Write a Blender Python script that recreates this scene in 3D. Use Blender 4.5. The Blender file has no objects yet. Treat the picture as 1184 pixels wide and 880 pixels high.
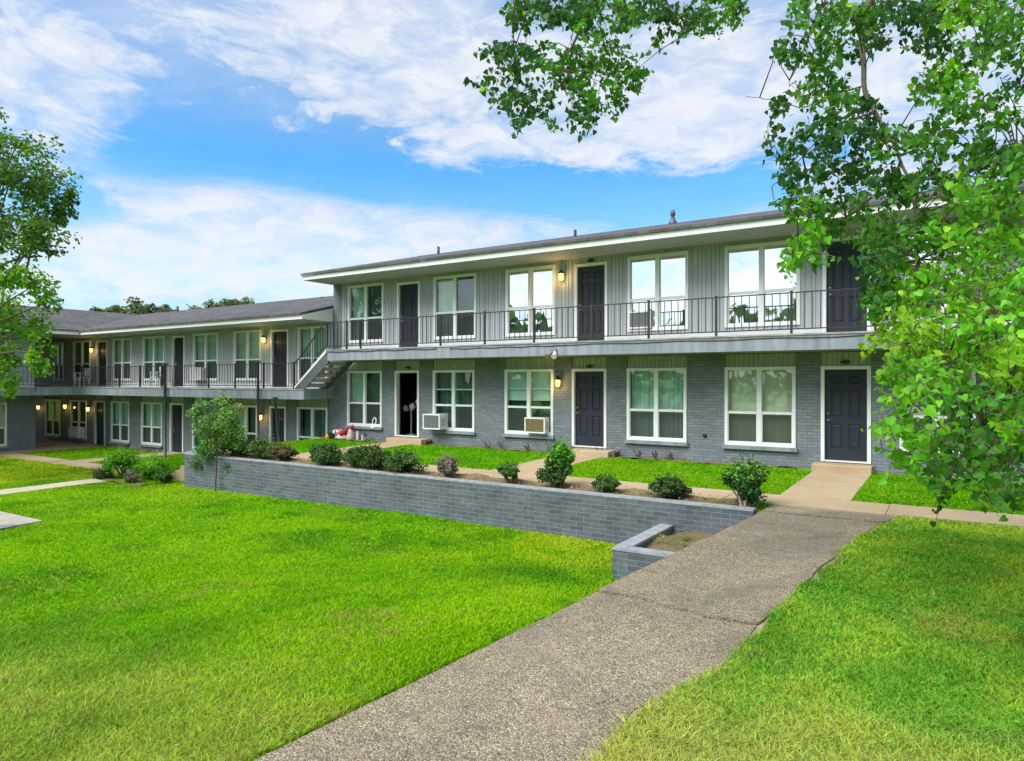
import bpy, math, random
import numpy as np
from mathutils import Vector, Matrix, noise as mnoise

random.seed(7)
RNG = np.random.default_rng(11)
scene = bpy.context.scene
COL = scene.collection
R = math.radians

# ------------------------------------------------------------------ camera
EYE = 1.8                    # eye height above the upper floor level (z = 0)
F = 789.0                    # focal length in photo pixels (1184 wide)
CR = (0.8411, 0.5409)        # camera right, in world x / y
CF = (-0.5409, 0.8411)       # camera forward

def P(px, py, Z):
    X = (px - 592) / F * Z
    return Vector((CR[0]*X + CF[0]*Z, CR[1]*X + CF[1]*Z, EYE + (440 - py)/F*Z))

def depth_on_y(px, y):
    return y / (CR[1]*(px - 592)/F + CF[1])

def fx(px, y=16.6):          # world x of a photo column on the wall plane y
    return P(px, 440, depth_on_y(px, y)).x

def fz(px, py, y=16.6):
    return P(px, py, depth_on_y(px, y)).z

def on_z(px, py, z):
    return P(px, py, (EYE - z)*F/(py - 440))

cam_d = bpy.data.cameras.new("camera")
cam_d.lens = 24.0; cam_d.sensor_width = 36.0
cam_d.clip_start = 0.05; cam_d.clip_end = 4000
cam = bpy.data.objects.new("camera", cam_d)
COL.objects.link(cam)
cam.location = (0, 0, EYE)
cam.rotation_euler = (R(90), 0, math.atan2(0.5409, 0.8411))
scene.camera = cam

# ------------------------------------------------------------------ node helpers
def new_mat(name):
    m = bpy.data.materials.new(name); m.use_nodes = True
    nt = m.node_tree
    for n in list(nt.nodes): nt.nodes.remove(n)
    out = nt.nodes.new('ShaderNodeOutputMaterial')
    return m, nt, out

def N(nt, kind, **kw):
    n = nt.nodes.new(kind)
    for k, v in kw.items():
        if k.startswith('i_'):
            n.inputs[k[2:].replace('_', ' ')].default_value = v
        else: setattr(n, k, v)
    return n

def principled(nt, out, rough=0.6, spec=0.5, metal=0.0):
    b = nt.nodes.new('ShaderNodeBsdfPrincipled')
    b.inputs['Roughness'].default_value = rough
    b.inputs['Specular IOR Level'].default_value = spec
    b.inputs['Metallic'].default_value = metal
    nt.links.new(b.outputs[0], out.inputs[0])
    return b

def c4(c): return (c[0], c[1], c[2], 1)

def noise_fac(nt, coord, scale, detail=4, rough=0.55, dist=0.0):
    n = N(nt, 'ShaderNodeTexNoise')
    n.inputs['Scale'].default_value = scale; n.inputs['Detail'].default_value = detail
    n.inputs['Roughness'].default_value = rough; n.inputs['Distortion'].default_value = dist
    if coord is not None: nt.links.new(coord, n.inputs['Vector'])
    return n.outputs['Fac']

def ramp(nt, fac, stops):
    r = N(nt, 'ShaderNodeValToRGB')
    e = r.color_ramp.elements
    while len(e) < len(stops): e.new(0.5)
    for i, (p, c) in enumerate(stops):
        e[i].position = p; e[i].color = c4(c)
    nt.links.new(fac, r.inputs[0])
    return r.outputs[0]

def mixc(nt, fac, a, b, mode='MIX'):
    m = N(nt, 'ShaderNodeMixRGB', blend_type=mode)
    for s, v in ((m.inputs[0], fac), (m.inputs[1], a), (m.inputs[2], b)):
        if hasattr(v, 'is_linked') or hasattr(v, 'links'): nt.links.new(v, s)
        elif isinstance(v, (int, float)): s.default_value = v
        else: s.default_value = c4(v)
    return m.outputs[0]

def bump(nt, bsdf, height, strength=0.3, dist=0.02):
    b = N(nt, 'ShaderNodeBump')
    b.inputs['Strength'].default_value = strength; b.inputs['Distance'].default_value = dist
    nt.links.new(height, b.inputs['Height'])
    nt.links.new(b.outputs[0], bsdf.inputs['Normal'])

def objco(nt): return N(nt, 'ShaderNodeTexCoord').outputs['Object']

def simple(name, col, rough=0.6, spec=0.5, metal=0.0, var=0.12, scale=6.0, bmp=0.0, col2=None, detail=5):
    m, nt, out = new_mat(name)
    b = principled(nt, out, rough, spec, metal)
    co = objco(nt)
    f = noise_fac(nt, co, scale, detail, 0.6)
    lo = tuple(max(0, c*(1-var)) for c in col); hi = col2 or tuple(c*(1+var) for c in col)
    nt.links.new(ramp(nt, f, [(0.3, lo), (0.7, hi)]), b.inputs['Base Color'])
    if bmp: bump(nt, b, noise_fac(nt, co, scale*12, 3), bmp, 0.01)
    return m

def wall_uv(nt):
    """(x+y, z) of the surface point, for courses of masonry on upright walls"""
    co = objco(nt)
    s = N(nt, 'ShaderNodeSeparateXYZ'); nt.links.new(co, s.inputs[0])
    a = N(nt, 'ShaderNodeMath', operation='ADD'); nt.links.new(s.outputs[0], a.inputs[0]); nt.links.new(s.outputs[1], a.inputs[1])
    c = N(nt, 'ShaderNodeCombineXYZ'); nt.links.new(a.outputs[0], c.inputs[0]); nt.links.new(s.outputs[2], c.inputs[1])
    return co, c.outputs[0]

def brick_mat(name, c1, c2, mortar, bw, rh, ms, bstr=0.5, rough=0.75, stain=(0.75, 1.1), dirt=None):
    m, nt, out = new_mat(name)
    b = principled(nt, out, rough, 0.3)
    co, uv = wall_uv(nt)
    # slightly wobbly courses
    nn = N(nt, 'ShaderNodeTexNoise'); nn.inputs['Scale'].default_value = 3.0; nt.links.new(co, nn.inputs['Vector'])
    wob = N(nt, 'ShaderNodeVectorMath', operation='SCALE'); wob.inputs['Scale'].default_value = 0.012
    nt.links.new(nn.outputs['Color'], wob.inputs[0])
    ad = N(nt, 'ShaderNodeVectorMath', operation='ADD'); nt.links.new(uv, ad.inputs[0]); nt.links.new(wob.outputs[0], ad.inputs[1])
    t = N(nt, 'ShaderNodeTexBrick')
    t.inputs['Scale'].default_value = 1; t.inputs['Brick Width'].default_value = bw
    t.inputs['Row Height'].default_value = rh; t.inputs['Mortar Size'].default_value = ms
    t.inputs['Mortar Smooth'].default_value = 0.3; t.inputs['Bias'].default_value = 0.0
    t.inputs['Color1'].default_value = c4(c1); t.inputs['Color2'].default_value = c4(c2); t.inputs['Mortar'].default_value = c4(mortar)
    nt.links.new(ad.outputs[0], t.inputs['Vector'])
    f = noise_fac(nt, co, 1.3, 6, 0.65)
    lo = (stain[0],)*3; hi = (stain[1],)*3
    c = mixc(nt, 1.0, t.outputs['Color'], ramp(nt, f, [(0.3, lo), (0.7, hi)]), 'MULTIPLY')
    f2 = noise_fac(nt, co, 22, 4, 0.7)
    c = mixc(nt, 1.0, c, ramp(nt, f2, [(0.25, (0.8,)*3), (0.75, (1.15,)*3)]), 'MULTIPLY')
    if dirt:
        f3 = noise_fac(nt, co, 2.4, 5, 0.7, 0.6)
        k = ramp(nt, f3, [(0.6, (0, 0, 0)), (0.75, (0.6,)*3)])
        c = mixc(nt, k, c, dirt)
    nt.links.new(c, b.inputs['Base Color'])
    inv = N(nt, 'ShaderNodeMath', operation='MULTIPLY_ADD')
    nt.links.new(t.outputs['Fac'], inv.inputs[0]); inv.inputs[1].default_value = -1.0
    nt.links.new(f2, inv.inputs[2])
    bump(nt, b, inv.outputs[0], bstr, 0.012)
    return m

M = {}
M['brick'] = brick_mat('painted_brick', (0.190, 0.222, 0.246), (0.142, 0.170, 0.190), (0.110, 0.132, 0.148), 0.215, 0.072, 0.007, 0.6, 0.7, (0.82, 1.1), (0.125, 0.14, 0.145))
M['wallblock'] = brick_mat('painted_garden_brick', (0.104, 0.124, 0.140), (0.068, 0.085, 0.099), (0.205, 0.228, 0.245), 0.29, 0.084, 0.0045, 0.5, 0.75, (0.75, 1.15), (0.20, 0.225, 0.24))
M['siding'] = simple('painted_siding', (0.45, 0.47, 0.485), 0.6, 0.3, var=0.08, scale=2.0, bmp=0.06)
def streaked(name, col, lo=0.80):
    m, nt, out = new_mat(name); b = principled(nt, out, 0.62, 0.3); co = objco(nt)
    mp = N(nt, 'ShaderNodeMapping'); mp.inputs['Scale'].default_value = (7, 7, 0.5); nt.links.new(co, mp.inputs[0])
    f = noise_fac(nt, mp.outputs[0], 1.0, 6, 0.7); f2 = noise_fac(nt, co, 1.1, 5, 0.6)
    c = mixc(nt, 1.0, ramp(nt, f, [(0.3, tuple(x*lo for x in col)), (0.62, col)]), ramp(nt, f2, [(0.3, (0.88,)*3), (0.7, (1.08,)*3)]), 'MULTIPLY')
    nt.links.new(c, b.inputs['Base Color']); bump(nt, b, noise_fac(nt, co, 40, 3), 0.08, 0.01)
    return m
M['wallcap'] = streaked('worn_wall_cap', (0.30, 0.325, 0.345), 0.55)
M['siding'] = streaked('streaked_siding', (0.365, 0.395, 0.425))
M['slab'] = streaked('streaked_slab_paint', (0.235, 0.272, 0.312), 0.58)
M['siding_green'] = simple('weathered_siding', (0.34, 0.37, 0.35), 0.7, 0.3, var=0.14, scale=3.0, bmp=0.06)
M['trim'] = simple('white_trim', (0.66, 0.675, 0.685), 0.45, 0.4, var=0.05, scale=3.0)
M['baseboard'] = simple('pale_baseboard', (0.52, 0.55, 0.58), 0.6, 0.3, var=0.1, scale=3.0)
M['soffit'] = simple('soffit_paint', (0.38, 0.385, 0.40), 0.7, 0.3, var=0.1, scale=1.2)
M['slabtop'] = simple('worn_deck', (0.27, 0.25, 0.23), 0.8, 0.2, var=0.35, scale=2.6, bmp=0.1)
M['door'] = simple('slate_door', (0.020, 0.027, 0.038), 0.5, 0.25, var=0.08, scale=2.0)
M['rail'] = simple('black_iron', (0.025, 0.028, 0.03), 0.45, 0.5, 0.3, var=0.2, scale=8.0)
M['stringer'] = simple('dark_stringer', (0.075, 0.085, 0.095), 0.55, 0.4, var=0.15, scale=3.0)
M['pole'] = simple('dark_blue_pole', (0.05, 0.065, 0.08), 0.45, 0.5, 0.2, var=0.15, scale=4.0)
M['tread'] = simple('concrete_tread', (0.42, 0.43, 0.43), 0.8, 0.25, var=0.2, scale=5.0, bmp=0.12)
M['brass'] = simple('satin_nickel', (0.55, 0.53, 0.48), 0.3, 0.5, 1.0, var=0.05)
M['black'] = simple('black_plastic', (0.012, 0.012, 0.013), 0.4, 0.5, var=0.1)
M['screen_grey'] = simple('grey_plastic', (0.16, 0.17, 0.17), 0.6, 0.4, var=0.1)
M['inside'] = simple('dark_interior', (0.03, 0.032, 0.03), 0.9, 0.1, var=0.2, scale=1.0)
M['curtain_teal'] = simple('sea_green_curtain', (0.40, 0.54, 0.48), 0.85, 0.1, var=0.15, scale=2.0)
M['curtain_dark'] = simple('dark_green_curtain', (0.07, 0.16, 0.125), 0.85, 0.1, var=0.2, scale=2.0)
M['curtain_beige'] = simple('beige_curtain', (0.60, 0.57, 0.46), 0.85, 0.1, var=0.1, scale=2.0)
M['curtain_pale'] = simple('pale_green_blind', (0.52, 0.68, 0.61), 0.8, 0.15, var=0.1, scale=2.0)
M['white_plastic'] = simple('white_plastic', (0.72, 0.73, 0.72), 0.45, 0.4, var=0.06, scale=5)
M['ac_white'] = simple('aged_white_metal', (0.66, 0.67, 0.66), 0.45, 0.4, var=0.1, scale=7)
M['ac_grille'] = simple('grey_grille', (0.22, 0.235, 0.24), 0.6, 0.4, var=0.1, scale=9)
M['ac_tan'] = simple('tan_grille', (0.26, 0.22, 0.10), 0.6, 0.4, var=0.15, scale=9)
M['bark'] = simple('grey_brown_bark', (0.13, 0.105, 0.08), 0.9, 0.2, var=0.35, scale=9, bmp=0.5)
M['stem'] = simple('brown_stem', (0.10, 0.07, 0.045), 0.9, 0.2, var=0.35, scale=20, bmp=0.3)
M['palebark'] = simple('pale_stem', (0.34, 0.28, 0.20), 0.9, 0.2, var=0.3, scale=20, bmp=0.3)

def shingle_mat():
    m, nt, out = new_mat('asphalt_shingle')
    b = principled(nt, out, 0.9, 0.15)
    co = objco(nt)
    t = N(nt, 'ShaderNodeTexBrick'); t.inputs['Scale'].default_value = 1
    t.inputs['Brick Width'].default_value = 0.32; t.inputs['Row Height'].default_value = 0.14; t.inputs['Mortar Size'].default_value = 0.008
    t.inputs['Color1'].default_value = (0.118, 0.118, 0.120, 1); t.inputs['Color2'].default_value = (0.078, 0.078, 0.080, 1); t.inputs['Mortar'].default_value = (0.035, 0.035, 0.037, 1)
    nt.links.new(co, t.inputs['Vector'])
    f = noise_fac(nt, co, 1.2, 6, 0.7)
    c = mixc(nt, 1.0, t.outputs['Color'], ramp(nt, f, [(0.3, (0.7,)*3), (0.72, (1.25, 1.22, 1.22))]), 'MULTIPLY')
    f2 = noise_fac(nt, co, 60, 2, 0.7)
    c = mixc(nt, 1.0, c, ramp(nt, f2, [(0.3, (0.75,)*3), (0.7, (1.2,)*3)]), 'MULTIPLY')
    nt.links.new(c, b.inputs['Base Color'])
    bump(nt, b, t.outputs['Fac'], -0.3, 0.01)
    return m
M['shingle'] = shingle_mat()

def concrete_mat(name, a, bcol, crackdark=0.5, pebble=0.0):
    m, nt, out = new_mat(name)
    b = principled(nt, out, 0.85, 0.25)
    co = objco(nt)
    f = noise_fac(nt, co, 0.9, 7, 0.65)
    c = ramp(nt, f, [(0.3, a), (0.7, bcol)])
    f2 = noise_fac(nt, co, 45, 4, 0.75)
    c = mixc(nt, 1.0, c, ramp(nt, f2, [(0.3, (0.78,)*3), (0.7, (1.14,)*3)]), 'MULTIPLY')
    f3 = noise_fac(nt, co, 5.0, 5, 0.7, 0.8)
    c = mixc(nt, ramp(nt, f3, [(0.62, (0, 0, 0)), (0.78, (0.55,)*3)]), c, tuple(x*crackdark for x in a))
    nt.links.new(c, b.inputs['Base Color'])
    bump(nt, b, f2, 0.35, 0.01)
    return m
M['walk'] = concrete_mat('tan_concrete', (0.31, 0.235, 0.14), (0.43, 0.335, 0.215))
M['palewalk'] = concrete_mat('pale_concrete', (0.38, 0.335, 0.25), (0.50, 0.45, 0.34))
M['plaster'] = concrete_mat('utility_concrete', (0.27, 0.25, 0.21), (0.40, 0.37, 0.32), 0.4)

def aggregate_mat():
    m, nt, out = new_mat('exposed_aggregate')
    b = principled(nt, out, 0.8, 0.3)
    co = objco(nt)
    v = N(nt, 'ShaderNodeTexVoronoi'); v.inputs['Scale'].default_value = 92; v.inputs['Randomness'].default_value = 1
    nt.links.new(co, v.inputs['Vector'])
    sp = N(nt, 'ShaderNodeSeparateColor'); nt.links.new(v.outputs['Color'], sp.inputs[0])
    peb = ramp(nt, sp.outputs[0], [(0.0, (0.125, 0.104, 0.070)), (0.35, (0.218, 0.187, 0.132)), (0.7, (0.295, 0.255, 0.185)), (0.93, (0.40, 0.35, 0.26)), (1.0, (0.52, 0.47, 0.37))])
    gap = ramp(nt, v.outputs['Distance'], [(0.40, (1, 1, 1)), (0.85, (0.42, 0.38, 0.33))])
    c = mixc(nt, 1.0, peb, gap, 'MULTIPLY')
    f = noise_fac(nt, co, 0.7, 6, 0.65)
    c = mixc(nt, 1.0, c, ramp(nt, f, [(0.3, (0.82, 0.80, 0.80)), (0.7, (1.22, 1.18, 1.12))]), 'MULTIPLY')
    f3 = noise_fac(nt, co, 2.2, 5, 0.7, 0.5)
    c = mixc(nt, ramp(nt, f3, [(0.54, (0, 0, 0)), (0.72, (0.6,)*3)]), c, (0.26, 0.205, 0.14))
    f4 = noise_fac(nt, co, 0.55, 7, 0.72, 0.9)
    c = mixc(nt, ramp(nt, f4, [(0.50, (0, 0, 0)), (0.66, (0.6,)*3)]), c, (0.105, 0.095, 0.075))
    f5 = noise_fac(nt, co, 7.0, 6, 0.75, 0.4)
    c = mixc(nt, 1.0, c, ramp(nt, f5, [(0.3, (0.80,)*3), (0.7, (1.16,)*3)]), 'MULTIPLY')
    nt.links.new(c, b.inputs['Base Color'])
    inv = N(nt, 'ShaderNodeMath', operation='SUBTRACT'); inv.inputs[0].default_value = 1.0
    nt.links.new(v.outputs['Distance'], inv.inputs[1])
    bump(nt, b, inv.outputs[0], 0.7, 0.012)
    return m
M['aggregate'] = aggregate_mat()

def soil_mat(name, a, bcol):
    m, nt, out = new_mat(name)
    b = principled(nt, out, 0.95, 0.1)
    co = objco(nt)
    f = noise_fac(nt, co, 14, 6, 0.7)
    f2 = noise_fac(nt, co, 1.1, 4, 0.6)
    c = ramp(nt, f, [(0.3, a), (0.7, bcol)])
    c = mixc(nt, ramp(nt, f2, [(0.5, (0, 0, 0)), (0.7, (0.7,)*3)]), c, (0.10, 0.12, 0.03))
    nt.links.new(c, b.inputs['Base Color'])
    bump(nt, b, f, 0.8, 0.03)
    return m
M['soil'] = soil_mat('garden_soil', (0.10, 0.07, 0.04), (0.24, 0.18, 0.11))
def lawn_mat():
    m, nt, out = new_mat('lawn_turf')
    b = principled(nt, out, 0.9, 0.1)
    co = objco(nt)
    f = noise_fac(nt, co, 0.55, 5, 0.6)
    c = ramp(nt, f, [(0.32, (0.10, 0.27, 0.004)), (0.5, (0.15, 0.34, 0.005)), (0.7, (0.23, 0.40, 0.010))])
    f2 = noise_fac(nt, co, 26, 5, 0.75)
    c = mixc(nt, 1.0, c, ramp(nt, f2, [(0.3, (0.55, 0.6, 0.5)), (0.7, (1.2,)*3)]), 'MULTIPLY')
    nt.links.new(c, b.inputs['Base Color'])
    bump(nt, b, f2, 0.7, 0.03)
    return m
M['lawn'] = lawn_mat()

def leaf_mat(name, trans=0.45, rough=0.42, spec=0.45, tint=(1.25, 1.2, 0.45)):
    m, nt, out = new_mat(name)
    at = N(nt, 'ShaderNodeAttribute', attribute_name='leafcol')
    b = nt.nodes.new('ShaderNodeBsdfPrincipled')
    b.inputs['Roughness'].default_value = rough; b.inputs['Specular IOR Level'].default_value = spec
    nt.links.new(at.outputs['Color'], b.inputs['Base Color'])
    t = N(nt, 'ShaderNodeBsdfTranslucent')
    nt.links.new(mixc(nt, 1.0, at.outputs['Color'], tint, 'MULTIPLY'), t.inputs[0])
    mx = N(nt, 'ShaderNodeMixShader'); mx.inputs[0].default_value = trans
    nt.links.new(b.outputs[0], mx.inputs[1]); nt.links.new(t.outputs[0], mx.inputs[2])
    nt.links.new(mx.outputs[0], out.inputs[0])
    return m
M['leaf'] = leaf_mat('tree_leaf', 0.5, 0.5, 0.28)
M['shrubleaf'] = leaf_mat('shrub_leaf', 0.25, 0.55, 0.18)
M['blade'] = leaf_mat('grass_blade', 0.40, 0.7, 0.06, (1.2, 1.15, 0.5))

def glass_mat(name, refl, tint=(0.62, 0.80, 0.74)):
    m, nt, out = new_mat(name)
    tr = N(nt, 'ShaderNodeBsdfTransparent'); tr.inputs[0].default_value = c4(tint)
    gl = N(nt, 'ShaderNodeBsdfGlossy'); gl.inputs['Roughness'].default_value = 0.015
    gl.inputs['Color'].default_value = (1.0, 0.98, 0.95, 1)
    co = objco(nt)
    bm = N(nt, 'ShaderNodeBump'); bm.inputs['Strength'].default_value = 0.05; bm.inputs['Distance'].default_value = 0.05
    nt.links.new(noise_fac(nt, co, 1.6, 1), bm.inputs['Height']); nt.links.new(bm.outputs[0], gl.inputs['Normal'])
    mx = N(nt, 'ShaderNodeMixShader'); mx.inputs[0].default_value = refl
    nt.links.new(tr.outputs[0], mx.inputs[1]); nt.links.new(gl.outputs[0], mx.inputs[2])
    nt.links.new(mx.outputs[0], out.inputs[0])
    return m
M['glass'] = glass_mat('window_glass', 0.11, (0.84, 0.95, 0.91))
M['glass_coated'] = glass_mat('coated_window_glass', 0.72)

def screen_mat():
    m, nt, out = new_mat('insect_mesh')
    tr = N(nt, 'ShaderNodeBsdfTransparent')
    d = N(nt, 'ShaderNodeBsdfDiffuse'); d.inputs[0].default_value = (0.05, 0.058, 0.055, 1)
    mx = N(nt, 'ShaderNodeMixShader'); mx.inputs[0].default_value = 0.62
    nt.links.new(tr.outputs[0], mx.inputs[1]); nt.links.new(d.outputs[0], mx.inputs[2])
    nt.links.new(mx.outputs[0], out.inputs[0])
    return m
M['screen'] = screen_mat()
def lamp_mat():
    m, nt, out = new_mat('amber_lit_glass')
    e = N(nt, 'ShaderNodeEmission'); e.inputs[1].default_value = 1.6
    co = objco(nt)
    nt.links.new(ramp(nt, noise_fac(nt, co, 26, 2), [(0.35, (0.75, 0.30, 0.03)), (0.65, (1.0, 0.72, 0.28))]), e.inputs[0])
    nt.links.new(e.outputs[0], out.inputs[0])
    return m
M['lamp'] = lamp_mat()

# ------------------------------------------------------------------ mesh helpers
class MB:
    def __init__(s): s.v = []; s.f = []; s.sm = []
    def quad(s, a, b, c, d, smooth=False):
        i = len(s.v); s.v += [tuple(a), tuple(b), tuple(c), tuple(d)]; s.f.append((i, i+1, i+2, i+3)); s.sm.append(smooth)
    def poly(s, pts, smooth=False):
        i = len(s.v); s.v += [tuple(p) for p in pts]; s.f.append(tuple(range(i, i+len(pts)))); s.sm.append(smooth)
    def box(s, x0, x1, y0, y1, z0, z1):
        if x0 > x1: x0, x1 = x1, x0
        if y0 > y1: y0, y1 = y1, y0
        if z0 > z1: z0, z1 = z1, z0
        i = len(s.v)
        s.v += [(x0,y0,z0),(x1,y0,z0),(x1,y1,z0),(x0,y1,z0),(x0,y0,z1),(x1,y0,z1),(x1,y1,z1),(x0,y1,z1)]
        for f in ((3,2,1,0),(4,5,6,7),(0,1,5,4),(1,2,6,5),(2,3,7,6),(3,0,4,7)):
            s.f.append(tuple(i+k for k in f)); s.sm.append(False)
    def hexa(s, pts):     # 8 points, bottom ring then top ring, counter-clockwise from above
        i = len(s.v); s.v += [tuple(p) for p in pts]
        for f in ((3,2,1,0),(4,5,6,7),(0,1,5,4),(1,2,6,5),(2,3,7,6),(3,0,4,7)):
            s.f.append(tuple(i+k for k in f)); s.sm.append(False)
    def tube(s, pts, radii, n=6, cap=True):
        pts = [Vector(p) for p in pts]
        rings = []
        up = Vector((0.13, 0.31, 0.94))
        for k, p in enumerate(pts):
            d = (pts[min(k+1, len(pts)-1)] - pts[max(k-1, 0)])
            if d.length < 1e-9: d = Vector((0, 0, 1))
            d.normalize()
            a = d.cross(up)
            if a.length < 1e-3: a = d.cross(Vector((1, 0, 0)))
            a.normalize(); b = d.cross(a)
            r = radii[k] if hasattr(radii, '__len__') else radii
            i0 = len(s.v)
            for j in range(n):
                t = 2*math.pi*j/n
                q = p + (a*math.cos(t) + b*math.sin(t))*r
                s.v.append(tuple(q))
            rings.append(i0)
        for k in range(len(pts)-1):
            for j in range(n):
                s.f.append((rings[k]+j, rings[k]+(j+1) % n, rings[k+1]+(j+1) % n, rings[k+1]+j)); s.sm.append(True)
        if cap:
            s.f.append(tuple(rings[0]+j for j in range(n))); s.sm.append(False)
            s.f.append(tuple(rings[-1]+j for j in reversed(range(n)))); s.sm.append(False)
    def lathe(s, c, prof, n=14, axis='z'):
        rings = []
        for (r, h) in prof:
            i0 = len(s.v)
            for j in range(n):
                t = 2*math.pi*j/n
                if axis == 'z': s.v.append((c[0]+r*math.cos(t), c[1]+r*math.sin(t), c[2]+h))
                else: s.v.append((c[0]+r*math.cos(t), c[1]-h, c[2]+r*math.sin(t)))
            rings.append(i0)
        for k in range(len(prof)-1):
            for j in range(n):
                s.f.append((rings[k]+j, rings[k]+(j+1) % n, rings[k+1]+(j+1) % n, rings[k+1]+j)); s.sm.append(True)
        s.f.append(tuple(rings[0]+j for j in reversed(range(n)))); s.sm.append(False)
        s.f.append(tuple(rings[-1]+j for j in range(n))); s.sm.append(False)
    def blob(s, c, r, seed=0, amp=0.2, n=10, m=7):
        rows = []
        for i in range(m+1):
            th = math.pi*i/m; row = []
            for j in range(n):
                ph = 2*math.pi*j/n
                d = Vector((math.sin(th)*math.cos(ph), math.sin(th)*math.sin(ph), math.cos(th)))
                k = 1 + amp*mnoise.noise(d*1.8 + Vector((seed*3.1, seed, 0)))
                row.append(len(s.v)); s.v.append((c[0]+d.x*r[0]*k, c[1]+d.y*r[1]*k, c[2]+d.z*r[2]*k))
            rows.append(row)
        for i in range(m):
            for j in range(n):
                s.f.append((rows[i][j], rows[i+1][j], rows[i+1][(j+1) % n], rows[i][(j+1) % n])); s.sm.append(True)
    def build(s, name, mat, parent=None, bevel=0):
        me = bpy.data.meshes.new(name)
        me.from_pydata(s.v, [], s.f)
        me.polygons.foreach_set('use_smooth', s.sm)
        me.materials.append(M[mat] if isinstance(mat, str) else mat)
        me.update()
        o = bpy.data.objects.new(name, me); COL.objects.link(o)
        if bevel:
            b = o.modifiers.new('bevel', 'BEVEL'); b.width = bevel; b.segments = 2; b.limit_method = 'ANGLE'
        if parent is not None: attach(o, parent)
        return o

WORLD = {}
def attach(o, parent):
    o.parent = parent
    o.matrix_parent_inverse = WORLD.get(parent.name, Matrix.Identity(4))

def tag(o, label=None, cat=None, group=None, kind=None):
    if label: o['label'] = label
    if cat: o['category'] = cat
    if group: o['group'] = group
    if kind: o['kind'] = kind
    return o

def empty(name, loc, label, cat, group=None, local=False):
    o = bpy.data.objects.new(name, None); COL.objects.link(o)
    o.empty_display_size = 0.2; o.location = loc
    if not local: WORLD[o.name] = Matrix.Translation(-Vector(loc))   # children are modelled in world coordinates
    return tag(o, label, cat, group)

def children(o): return [c for c in o.children]
def copy_tree(o, parent=None):
    c = o.copy(); COL.objects.link(c)
    if parent is not None:
        c.parent = parent; c.matrix_parent_inverse = o.matrix_parent_inverse.copy()
    for ch in children(o): copy_tree(ch, c)
    return c

def np_mesh(name, verts, faces_flat, sizes, mat, cols=None, smooth=False, parent=None):
    me = bpy.data.meshes.new(name)
    nv = len(verts); nl = len(faces_flat); nf = len(sizes)
    me.vertices.add(nv); me.vertices.foreach_set('co', np.asarray(verts, dtype=np.float32).ravel())
    me.loops.add(nl); me.loops.foreach_set('vertex_index', np.asarray(faces_flat, dtype=np.int32))
    me.polygons.add(nf)
    st = np.zeros(nf, dtype=np.int32); st[1:] = np.cumsum(sizes)[:-1]
    me.polygons.foreach_set('loop_start', st)
    me.polygons.foreach_set('loop_total', np.asarray(sizes, dtype=np.int32))
    if smooth: me.polygons.foreach_set('use_smooth', np.ones(nf, dtype=bool))
    me.materials.append(M[mat])
    if cols is not None:
        a = me.attributes.new('leafcol', 'FLOAT_COLOR', 'POINT')
        cc = np.ones((nv, 4), dtype=np.float32); cc[:, :3] = cols
        a.data.foreach_set('color', cc.ravel())
    me.update(calc_edges=True); me.validate()
    o = bpy.data.objects.new(name, me); COL.objects.link(o)
    if parent is not None: attach(o, parent)
    return o

# ------------------------------------------------------------------ facade frame: u along the wall, w outward, z up
class Fr:
    def __init__(s, kind, off): s.k = kind; s.o = off
    def pt(s, u, w, z):
        return (u, s.o - w, z) if s.k == 'y' else (s.o + w, u, z)
    def box(s, mb, u0, u1, w0, w1, z0, z1):
        a = s.pt(u0, w0, z0); b = s.pt(u1, w1, z1)
        mb.box(a[0], b[0], a[1], b[1], a[2], b[2])
    def quad(s, mb, u0, u1, w, z0, z1):
        mb.quad(s.pt(u0, w, z0), s.pt(u1, w, z0), s.pt(u1, w, z1), s.pt(u0, w, z1))

def siding_mb(fr, mb, u0, u1, z0, z1, w=0.0):
    """grooved vertical boards"""
    if u1 - u0 < 0.02 or z1 - z0 < 0.01: return
    pts = []; u = u0; k = 0
    pts.append((u0, 0.0))
    while True:
        u += (0.13, 0.09, 0.11)[(k + int(abs(u0)*7)) % 3]
        k += 1
        if u > u1 - 0.04: break
        pts += [(u-0.010, 0), (u-0.006, -0.014), (u+0.006, -0.014), (u+0.010, 0)]
    pts.append((u1, 0.0))
    for (a, wa), (b, wb) in zip(pts[:-1], pts[1:]):
        mb.quad(fr.pt(a, w+wa, z0), fr.pt(b, w+wb, z0), fr.pt(b, w+wb, z1), fr.pt(a, w+wa, z1))

def curtain_mb(fr, mb, u0, u1, z0, z1, w, seed=0, amp=0.02, pitch=0.11):
    n = max(8, int((u1-u0)/0.022)); rs = random.Random(seed)
    ph = rs.random()*6
    prev = None
    for i in range(n+1):
        u = u0 + (u1-u0)*i/n
        ww = w + amp*math.sin(2*math.pi*u/pitch + ph + 0.8*math.sin(u*9)) + 0.4*amp*math.sin(u*37+ph)
        if prev is not None:
            mb.quad(fr.pt(prev[0], prev[1], z0), fr.pt(u, ww, z0), fr.pt(u, ww, z1), fr.pt(prev[0], prev[1], z1), True)
        prev = (u, ww)

def blind_mb(fr, mb, u0, u1, z0, z1, w):
    z = z0
    while z < z1 - 0.01:
        zt = min(z1, z+0.048)
        mb.quad(fr.pt(u0, w+0.012, z), fr.pt(u1, w+0.012, z), fr.pt(u1, w-0.008, zt), fr.pt(u0, w-0.008, zt))
        z += 0.044

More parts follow.
